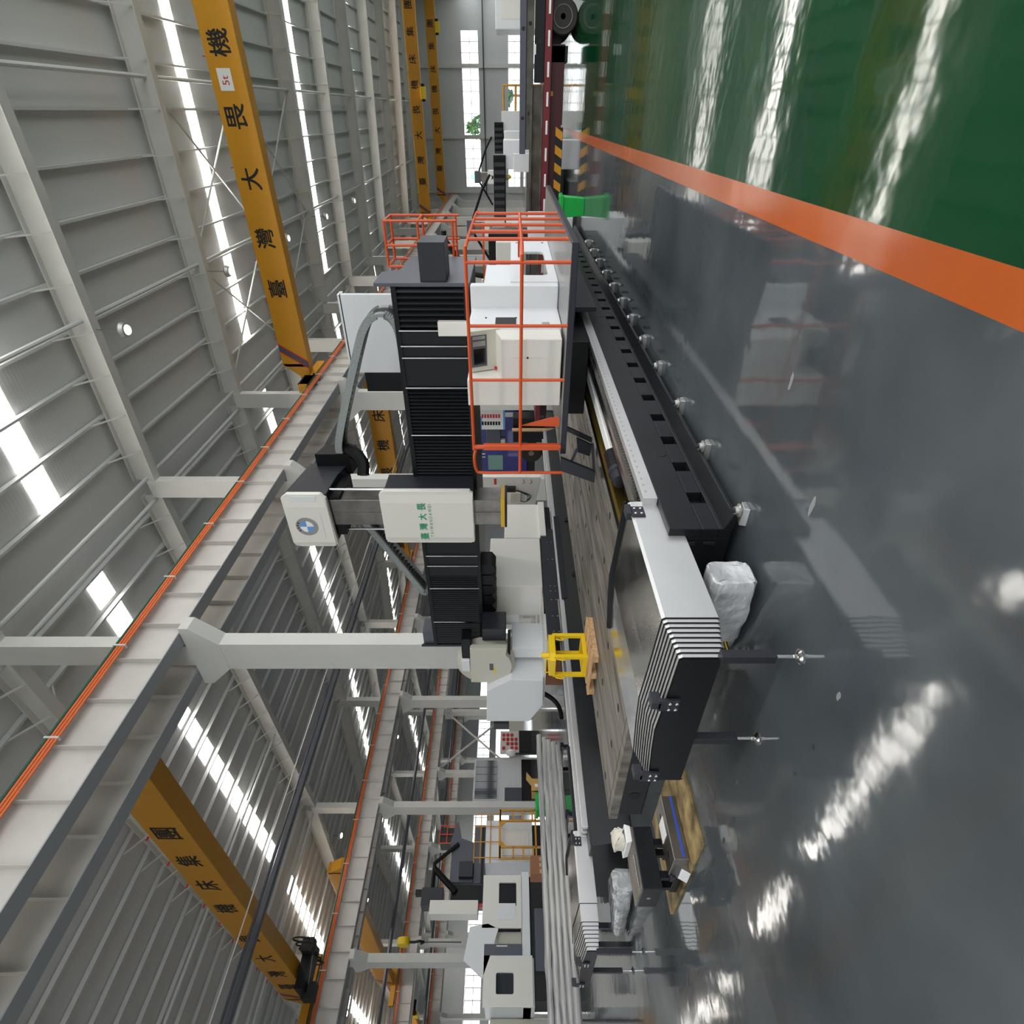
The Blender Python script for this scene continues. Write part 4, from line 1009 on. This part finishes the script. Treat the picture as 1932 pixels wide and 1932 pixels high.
# green bins
def bin_(x, y, w, d, h, lab):
    t = thing('parts_bin', lab, 'bin', (x, y, 0))
    m = MB(); b = .04
    m.loft([[(x-w/2+b, y-d/2+b, 0), (x+w/2-b, y-d/2+b, 0), (x+w/2-b, y+d/2-b, 0), (x-w/2+b, y+d/2-b, 0)], [(x-w/2, y-d/2, h), (x+w/2, y-d/2, h), (x+w/2, y+d/2, h), (x-w/2, y+d/2, h)],
            [(x-w/2+.03, y-d/2+.03, h), (x+w/2-.03, y-d/2+.03, h), (x+w/2-.03, y+d/2-.03, h), (x-w/2+.03, y+d/2-.03, h)], [(x-w/2+b+.03, y-d/2+b+.03, .03), (x+w/2-b-.03, y-d/2+b+.03, .03), (x+w/2-b-.03, y+d/2-b-.03, .03), (x-w/2+b+.03, y+d/2-b-.03, .03)]])
    m.build('tub', 'bin', t, bevel=.01)
    MB().box(x-w/2-.03, x+w/2+.03, y-d/2-.03, y-d/2+.01, h-.08, h).box(x-w/2-.03, x+w/2+.03, y+d/2-.01, y+d/2+.03, h-.08, h).build('rim', 'bin', t, bevel=.01)
bin_(-1.72, 14.0, .42, .42, .55, 'bright green plastic bin standing on the grey floor by the platform tip')
bin_(-1.2, 26.0, .8, .8, .7, 'green plastic bin farther away beyond the trailer')

# ================================================================ machines farther down the near bay
def mill(x, y, s, lab, nose='nose', beacon=None, arm=True):
    t = thing('gantry_mill', lab, 'milling machine', (x, y, 0))
    B = lambda x0, x1, y0, y1, z0, z1: MB().box(x+x0*s, x+x1*s, y+y0*s, y+y1*s, z0*s, z1*s)
    B(-2.3, 2.3, 0, .8, 1.92, 2.36).build('crossbeam', 'black', t, bevel=.01)
    m = MB(); n = 18; pts = []
    for i in range(2*n+1): pts.append((x+(-2.2+4.4*i/(2*n))*s, y-(.02 if i % 2 else .07)*s))
    pts += [(x+2.2*s, y+.01), (x-2.2*s, y+.01)]
    m.prism('z', pts, 1.95*s, 2.33*s).build('bellows_cover', 'bellow', t)
    for a in (-1, 1):
        B(a*2.3-.45, a*2.3+.45, .1, 1.2, .0, 2.0).build('column', 'cool', t, bevel=.02)
    B(-2.75, 2.75, 1.0, 2.4, 0, .7).build('base', 'bedblack', t)
    B(-1.6, 1.6, -1.5, 1.8, .3, .75).build('work_table', 'dull', t)
    p = B(-.3, .3, -.5, 0, 1.95, 2.72).build('spindle_box', 'white', t, bevel=.03)
    MB().prism('y', [(x-.1*s, 2.55*s), (x-.0*s, 2.5*s), (x+.1*s, 2.55*s), (x+.06*s, 2.43*s), (x-.06*s, 2.43*s)], y-.505*s, y-.5*s).build('emblem', 'ink', p)
    B(-.2, .2, -.38, 0, 2.72, 3.1).build('ram', 'dull', t); B(-.26, .26, -.42, .05, 3.1, 3.4).build('motor_cover', 'slate', t, bevel=.02)
    B(-.13, .13, -.36, -.1, 1.7, 1.95).build('spindle', 'dull', t); MB().lathe([(0, .04*s), (.12*s, .12*s), (.2*s, .12*s)], (x, y-.23*s, 1.52*s), 'z', 16).build('spindle_nose', nose, t)
    if arm: MB().tube([(x+.2*s, y, 3.2*s), (x+1.2*s, y, 2.8*s), (x+1.7*s, y, 2.5*s)], .045*s, 8).build('cable_arm', 'rubber', t); MB().tube([(x-.2*s, y, 3.2*s), (x-1.3*s, y, 2.5*s)], .045*s, 8).build('cable_arm', 'rubber', t)
    if beacon: MB().cyl((x-.0*s, y-.3*s, 3.4*s), (x, y-.3*s, 3.6*s), .12*s, n=14).build('beacon', 'greenlamp', t)
    return t
mill(-2.95, 36, 1.08, 'white and black gantry milling machine with a lit green beacon by the end wall', beacon=True)
t = mill(-3.4, 22.5, .95, 'second milling machine behind the orange railing with a bent black cable arm')
# its cabinet, fences and cables
t = thing('yellow_fence', 'yellow pipe fence standing above the trailer beams before the end wall', 'fence', (.2, 36.5, 0))
for x in (-1.5, -.2, 1.1): MB().tube([(x, 36.5, 0), (x, 36.5, 2.1)], .05, 8).build('post', 'crane', t)
for z in (1.4, 2.05): MB().tube([(-1.5, 36.5, z), (1.1, 36.5, z)], .05, 8).build('rail', 'crane', t)
for (x, y, w, d, h, lab) in ((-4.6, 27.5, 1.2, 1.2, 2.0, 'white electrical cabinet beside the second milling machine'), (-1.4, 30, 1.4, 1.0, 1.95, 'pale cabinet behind the trailer load, left of the yellow fence'), (3.9, 32, 2.2, 2.2, 2.3, 'tall white machine cover at the top right corner of the hall')):
    t = thing('machine_cabinet', lab, 'cabinet', (x, y, 0))
    MB().box(x-w/2, x+w/2, y-d/2, y+d/2, 0, h).build('cabinet_body', 'cool', t, bevel=.03)
    MB().box(x-w*.35, x+w*.35, y-d/2-.012, y-d/2, h*.55, h*.9).build('door', 'white', t, bevel=.004); MB().box(x+w*.25, x+w*.3, y-d/2-.03, y-d/2-.01, h*.7, h*.76).build('handle', 'ink', t)
t = thing('black_column_machine', 'dark machine column with a white box and slatted panel seen through the railing', 'machine', (-2.9, 15.5, 0))
MB().box(-3.6, -2.5, 15.4, 16.4, 0, 2.2).build('column', 'black', t, bevel=.02); MB().box(-3.55, -2.6, 14.9, 15.4, 1.25, 2.0).build('front_box', 'white', t, bevel=.02); MB().box(-2.8, -2.1, 15.2, 16.2, .1, 1.2).build('side_box', 'cool', t, bevel=.02)
MB().box(-3.3, -2.9, 14.88, 14.9, 1.32, 1.36).build('slot', 'ink', t)
MB().box(-4.3, -3.6, 15.4, 16.2, .0, 2.4).build('rear_box', 'cool', t, bevel=.02); MB().tube([(-3.5, 15.2, 2.1), (-3.4, 15.2, 2.7), (-2.6, 15.2, 3.3), (-2.4, 15.2, 3.3)], .07, 8).build('cable_arm', 'rubber', t)

# ================================================================ blue truck behind the table, second bay
t = thing('truck', 'deep blue truck with grey tyre parked behind the far end of the work table', 'truck', (-14.5, 27, 0))
MB().prism('y', [(-11.8, .75), (-11.8, 3.4), (-16.2, 3.65), (-16.8, 3.3), (-16.9, .75)], 26.0, 28.2).build('body', 'bluetruck', t, bevel=.06)
MB().box(-15.95, -15.05, 25.95, 26.02, 2.1, 2.9).build('side_window', mat('tinted_green_glass', '7BA39A', .1), t); MB().box(-16.6, -16.3, 25.96, 26.02, 1.9, 2.6).build('mirror', 'ink', t)
MB().box(-14.2, -13.2, 25.7, 26.0, 2.2, 2.95).build('side_locker', 'slate', t, bevel=.03); MB().box(-14.6, -14.0, 25.75, 26.0, 1.95, 2.5).build('hose_reel', 'beige', t, bevel=.05)
MB().box(-17, -11.5, 26.1, 28, .35, .75).build('chassis', 'ink', t)
for x in (-14.9, -12.4):
    w = MB().lathe([(0, .3), (0, .52), (.05, .56), (.3, .56), (.34, .3)], (x, 25.9, .56), 'y', 28).build('wheel', 'tire', t, smooth=True)
    MB().lathe([(-.01, .08), (-.02, .12), (.05, .25), (0, .32), (.1, .32)], (x, 25.9, .56), 'y', 22).build('rim', 'rim', w, smooth=True)
MB().box(-13.7, -12.9, 25.9, 26.0, .9, 1.15).build('side_tank', 'alu', t, bevel=.03)
for k, x in enumerate((-15.2, -15.0)): MB().box(x, x+.05, 25.985, 26.0, 3.05, 3.4).build('side_mark', 'paper', t)
t = thing('safety_board', 'white notice board with blue corners and red and black lines beside the blue truck', 'notice board', (-12.6, 27.0, 0))
MB().box(-13.2, -11.6, 25.4, 25.45, 1.95, 3.4).build('board', 'paper', t)
MB().add([(-13.2, 25.39, 3.4), (-12.3, 25.39, 3.4), (-12.5, 25.39, 3.1), (-13.2, 25.39, 3.15)], [(0, 1, 2, 3)]).build('blue_corner', 'skyblue', t)
MB().box(-13.2, -11.6, 25.385, 25.4, 1.95, 2.05).build('blue_edge', 'skyblue', t)
for k, mm in ((0, 'redpaint'), (1, 'ink')):
    for q in range(7): MB().box(-12.55-.4*k, -12.35-.4*k, 25.385, 25.4, 2.2+.14*q, 2.3+.14*q).build('print_block', mm, t)
MB().box(-12.5, -12.3, 25.4, 25.5, 0, 1.95).build('post', 'steelwhite', t)
tag(MB().box(-13.4, -12.1, 24.4, 25.2, 0, 1.55).build('black_pedestal', 'black', bevel=.02), 'low black pedestal in front of the blue truck', 'pedestal')
tag(MB().tube([(-12.6, 24.2, 0), (-12.6, 24.2, 1.6)], .09, 8).build('timber_post', 'wood'), 'pale timber post between the blue truck and the control cabinet', 'post')

# ================================================================ second bay: turning machine, dark gantry, platform
t = thing('machining_center', 'white enclosed machining centre with dark door windows and a tilted panel in the second bay', 'machining centre', (-22.6, 6.7, 0))
def pbox(x0, x1, y0, y1, z0, z1, n, mm, par=None, bv=.015): return MB().box(x0, x1, y0, y1, z0, z1).build(n, mm, par or t, bevel=bv)
pbox(-23.4, -21.93, 4.75, 8.4, 1.0, 1.27, 'base_guard', 'cool'); pbox(-23.3, -22.1, 4.9, 8.3, 0, 1.0, 'plinth', 'ink', None, 0); pbox(-22.1, -21.95, 5.6, 7.3, .35, .85, 'coolant_tank', 'slate')
d1 = ringwin(-21.99, -21.90, 6.72, 8.28, 1.28, 2.6, 7.35, 8.05, 1.45, 2.05, .03).build('right_door', 'white', t, bevel=.0)
pbox(-22.9, -22.0, 6.75, 8.25, 1.3, 2.55, 'chamber', 'black')
pbox(-21.92, -21.885, 6.95, 7.42, 1.48, 2.08, 'door_flap', 'cool', d1, .004)
d2 = ringwin(-21.99, -21.90, 4.72, 5.98, .95, 2.5, 5.02, 5.55, 1.55, 2.1, .05).build('left_door', 'white', t)
pbox(-22.0, -21.97, 4.95, 5.65, 1.5, 2.15, 'door_glass', 'glass', d2, 0)
pbox(-23.4, -22.0, 4.75, 5.95, .9, 2.45, 'left_enclosure', 'cool')
pbox(-21.98, -21.88, 5.98, 6.28, 1.28, 2.5, 'sliding_door', 'slate'); pbox(-21.88, -21.86, 6.2, 6.24, 1.75, 2.1, 'door_handle', 'alu', None, .002)
pbox(-22.7, -22.2, 6.3, 6.7, 1.3, 2.1, 'chip_tray', 'beige')
pv = MB().prism('x', [(5.40, 2.52), (5.85, 3.15), (6.75, 3.0), (6.85, 2.4), (6.7, 2.05), (6.2, 2.2)], -22.0, -21.9).build('tilted_panel', 'cool', t, bevel=.01)
pbox(-24.2, -23.2, 3.9, 4.7, .0, 2.3, 'side_cabinet', 'beige')
t = thing('machining_center', 'dark grey gantry machine with red bolts and black cable arms', 'machining centre', (-27, 11, 0))
pbox(-28.4, -27.0, 9.9, 12.3, .0, 3.3, 'column', 'slate')
pbox(-28.6, -26.9, 9.9, 11.5, 3.3, 4.3, 'crossbeam', 'slate'); MB().prism('x', [(11.5, 3.3), (11.5, 4.4), (12.1, 4.25), (12.5, 4.1), (11.7, 3.9)], -28.4, -26.95).build('beam_tip', 'slate', t)
pbox(-26.9, -26.6, 10.0, 10.6, 3.3, 3.9, 'side_motor', 'dark')
for z in (.9, 1.55, 2.2, 2.85):
    pbox(-27.0, -26.93, 9.9, 12.25, z+.02, z+.12, 'groove', 'ink', None, 0)
    for y in (10.2, 10.8, 11.4, 12.0):
        if z in (1.55, 2.2, .9): MB().cyl((-26.93, y, z+.07), (-26.88, y, z+.07), .09, n=10).build('red_bolt', 'redpaint', t)
pbox(-27.4, -26.9, 9.0, 9.8, 2.6, 4.2, 'saddle', 'black'); pbox(-27.2, -26.5, 8.6, 9.1, 3.0, 5.0, 'ram_cover', 'white'); pbox(-27.3, -26.6, 8.95, 9.6, 4.5, 5.4, 'head', 'dark'); pbox(-27.1, -26.8, 9.4, 9.6, 5.4, 5.7, 'top_motor', 'ink')
MB().tube([(-26.8, 9.3, 5.0), (-26.8, 10.6, 5.0), (-26.8, 11.4, 4.0)], .09, 8).build('cable_arm', 'rubber', t); MB().tube([(-26.8, 10.4, 5.0), (-26.8, 9.5, 4.0)], .13, 8).build('cable_arm', 'rubber', t)
pbox(-26.9, -26.7, 8.9, 9.05, 2.5, 3.2, 'red_cover', 'redpaint')
t = thing('machine_guard', 'small dark box with an orange guard rail on top of the dark gantry machine', 'guard', (-29, 12.6, 4.3))
pbox(-29.4, -28.6, 12.2, 12.9, 4.3, 5.1, 'box', 'dark'); 
for z in (4.4, 4.75, 5.1): MB().tube([(-28.5, 12.15, z), (-28.5, 12.95, z)], .025, 6).build('rail', 'orange', t)
for y in (12.15, 12.55, 12.95): MB().tube([(-28.5, y, 4.3), (-28.5, y, 5.1)], .025, 6).build('post', 'orange', t)
t = thing('work_platform', 'yellow railed work platform with cut corners around a white cabinet in the second bay', 'platform', (-24, 10.6, 0))
F = lambda y0, y1, z0, z1, n='rail': MB().box(-24.05, -23.95, y0, y1, z0, z1).build(n, 'crane', t)
for y0 in (9.66, 11.1):
    w = .08
    for y in (y0, y0+.42): F(y-.03, y+.03, .2, 2.12, 'post')
    for z in (.35, .75, 1.15, 1.55, 2.08): F(y0, y0+.42, z-.03, z+.03)
F(9.66, 11.55, 2.06, 2.14, 'top_beam'); F(9.66, 11.55, .6, .66, 'lower_beam')
for (a, c) in ((10.08, 10.35), (11.1, 10.85)): MB().prism('x', [(a, 2.08), (c, 2.08), (a, 1.8)], -24.03, -23.97).build('gusset', 'crane', t)
for z in (2.5, 2.9, 3.15): MB().tube([(-24.5, 9.7, z), (-24.5, 11.6, z)], .02, 6).build('handrail', 'crane', t)
for y in (9.9, 10.5, 11.1, 11.6): MB().tube([(-24.5, y, 2.1), (-24.5, y, 3.15)], .02, 6).build('stanchion', 'crane', t)
t = thing('machine_cabinet', 'large white cabinet framed by the yellow work platform', 'cabinet', (-25.2, 10.5, 0))
pbox(-26, -24.6, 9.75, 11.4, .75, 2.7, 'cabinet_body', 'cool'); pbox(-24.6, -24.57, 10.0, 11.0, .9, 2.0, 'door', 'white', None, .004); pbox(-25.6, -24.8, 9.9, 11.3, 0, .75, 'base', 'ink')
# boxes and crates
t = thing('open_carton', 'open cardboard carton with raised flap behind the wrapped bars', 'carton', (-18, 9.4, .4))
m = MB().box(-18.4, -17.9, 9.2, 9.65, .45, .46).box(-18.4, -18.38, 9.2, 9.65, .45, .95).box(-17.92, -17.9, 9.2, 9.65, .45, .95).box(-18.4, -17.9, 9.2, 9.22, .45, .95).box(-18.4, -17.9, 9.63, 9.65, .45, .95)
m.build('carton_body', 'card', t); MB().add([(-17.9, 9.64, .95), (-18.4, 9.64, .95), (-18.4, 9.85, 1.12), (-17.9, 9.85, 1.12), (-17.9, 9.65, .95), (-18.4, 9.65, .95), (-18.4, 9.86, 1.12), (-17.9, 9.86, 1.12)], [(0, 1, 2, 3), (4, 5, 6, 7), (2, 3, 7, 6)]).build('flap', 'card', t)
MB().box(-17.9, -17.895, 9.35, 9.45, .75, .85).build('label', 'paper', t)
tag(MB().box(-18.6, -17.6, 9.1, 9.75, 0, .44).build('low_table', 'black', bevel=.01), 'low black table under the open cardboard carton', 'table')
t = thing('wooden_crate', 'brown wooden crate with pale slatted side behind the wrapped bars', 'crate', (-18, 7.0, .3))
pbox(-18.5, -17.9, 6.8, 7.3, .62, 1.06, 'crate_body', 'brownc')
for k in range(3): pbox(-17.9, -17.88, 6.82+.16*k, 6.92+.16*k, .62, .80, 'slat', 'wood', None, .002)
tag(MB().box(-18.6, -17.7, 6.7, 7.4, 0, .61).build('low_table', 'black', bevel=.01), 'low black table under the brown wooden crate', 'table')
bin_(-17.9, 8.75, .5, .5, .85, 'green bin between the carton and the yellow platform in the second bay')
# third bay machine with dark glazing
t = thing('machining_center', 'big white machine with a wide dark glazed front in the third bay', 'machining centre', (-46, 24, 0))
pbox(-47.5, -45.1, 22.4, 26.0, .8, 4.8, 'enclosure', 'cool'); pbox(-45.1, -45.0, 22.6, 25.8, 2.85, 4.65, 'front_glazing', 'glass', None, .0); pbox(-45.1, -44.9, 22.3, 23.4, .8, 2.2, 'control_recess', 'slate')
for k in range(5): pbox(-45.0, -44.98, 22.7+.62*k, 22.72+.62*k, 2.85, 4.65, 'glazing_bar', 'slate', None, 0)
pbox(-47.4, -45.2, 22.5, 26, 0, .8, 'base', 'ink')
t = thing('parts_rack', 'white rack with rows of red round parts before the glazed machine', 'rack', (-43.5, 26.5, 0))
pbox(-43.9, -43.5, 25.7, 27.6, 1.0, 2.6, 'panel', 'white')
m = MB()
for r_ in range(4):
    for c_ in range(4):
        if (r_*4+c_) % 5 != 3: m = MB().cyl((-43.5, 26.0+.4*c_, 1.25+.35*r_), (-43.4, 26.0+.4*c_, 1.25+.35*r_), .14, n=12); m.build('red_part', 'redpaint', t)
pbox(-44, -43.4, 25.7, 27.6, 0, 1.0, 'stand', 'ink')
t = thing('standing_fan', 'white round lamp or fan head on a post behind the wrapped bars', 'fan', (-30, 17.6, 0))
MB().cyl((-30, 17.6, 0), (-30, 17.6, 1.5), .05, n=8).build('post', 'ink', t); MB().lathe([(0, .1), (.1, .3), (.2, .3), (.25, .1)], (-30, 17.5, 1.65), 'y', 20).build('head', 'paper', t, smooth=True)
t = thing('lathe_machine', 'grey machine with black cable arm and white boxes standing under the cross brace', 'machine', (-52, 33, 0))
pbox(-53, -51, 31, 37.0, .5, 1.9, 'body', 'beige'); pbox(-52.5, -51.5, 33.5, 35, 1.9, 3.5, 'head', 'dark'); pbox(-53, -51.2, 38, 40.0, 0, 3.4, 'cabinet', 'cool'); MB().tube([(-51.5, 34.5, 3.5), (-51.5, 36, 4.2), (-51.5, 37, 3.3)], .12, 8).build('cable_arm', 'rubber', t)
MB().cyl((-51.4, 36.6, 3.3), (-51.4, 36.6, 3.6), .15, n=10).build('beacon', 'greenlamp', t)
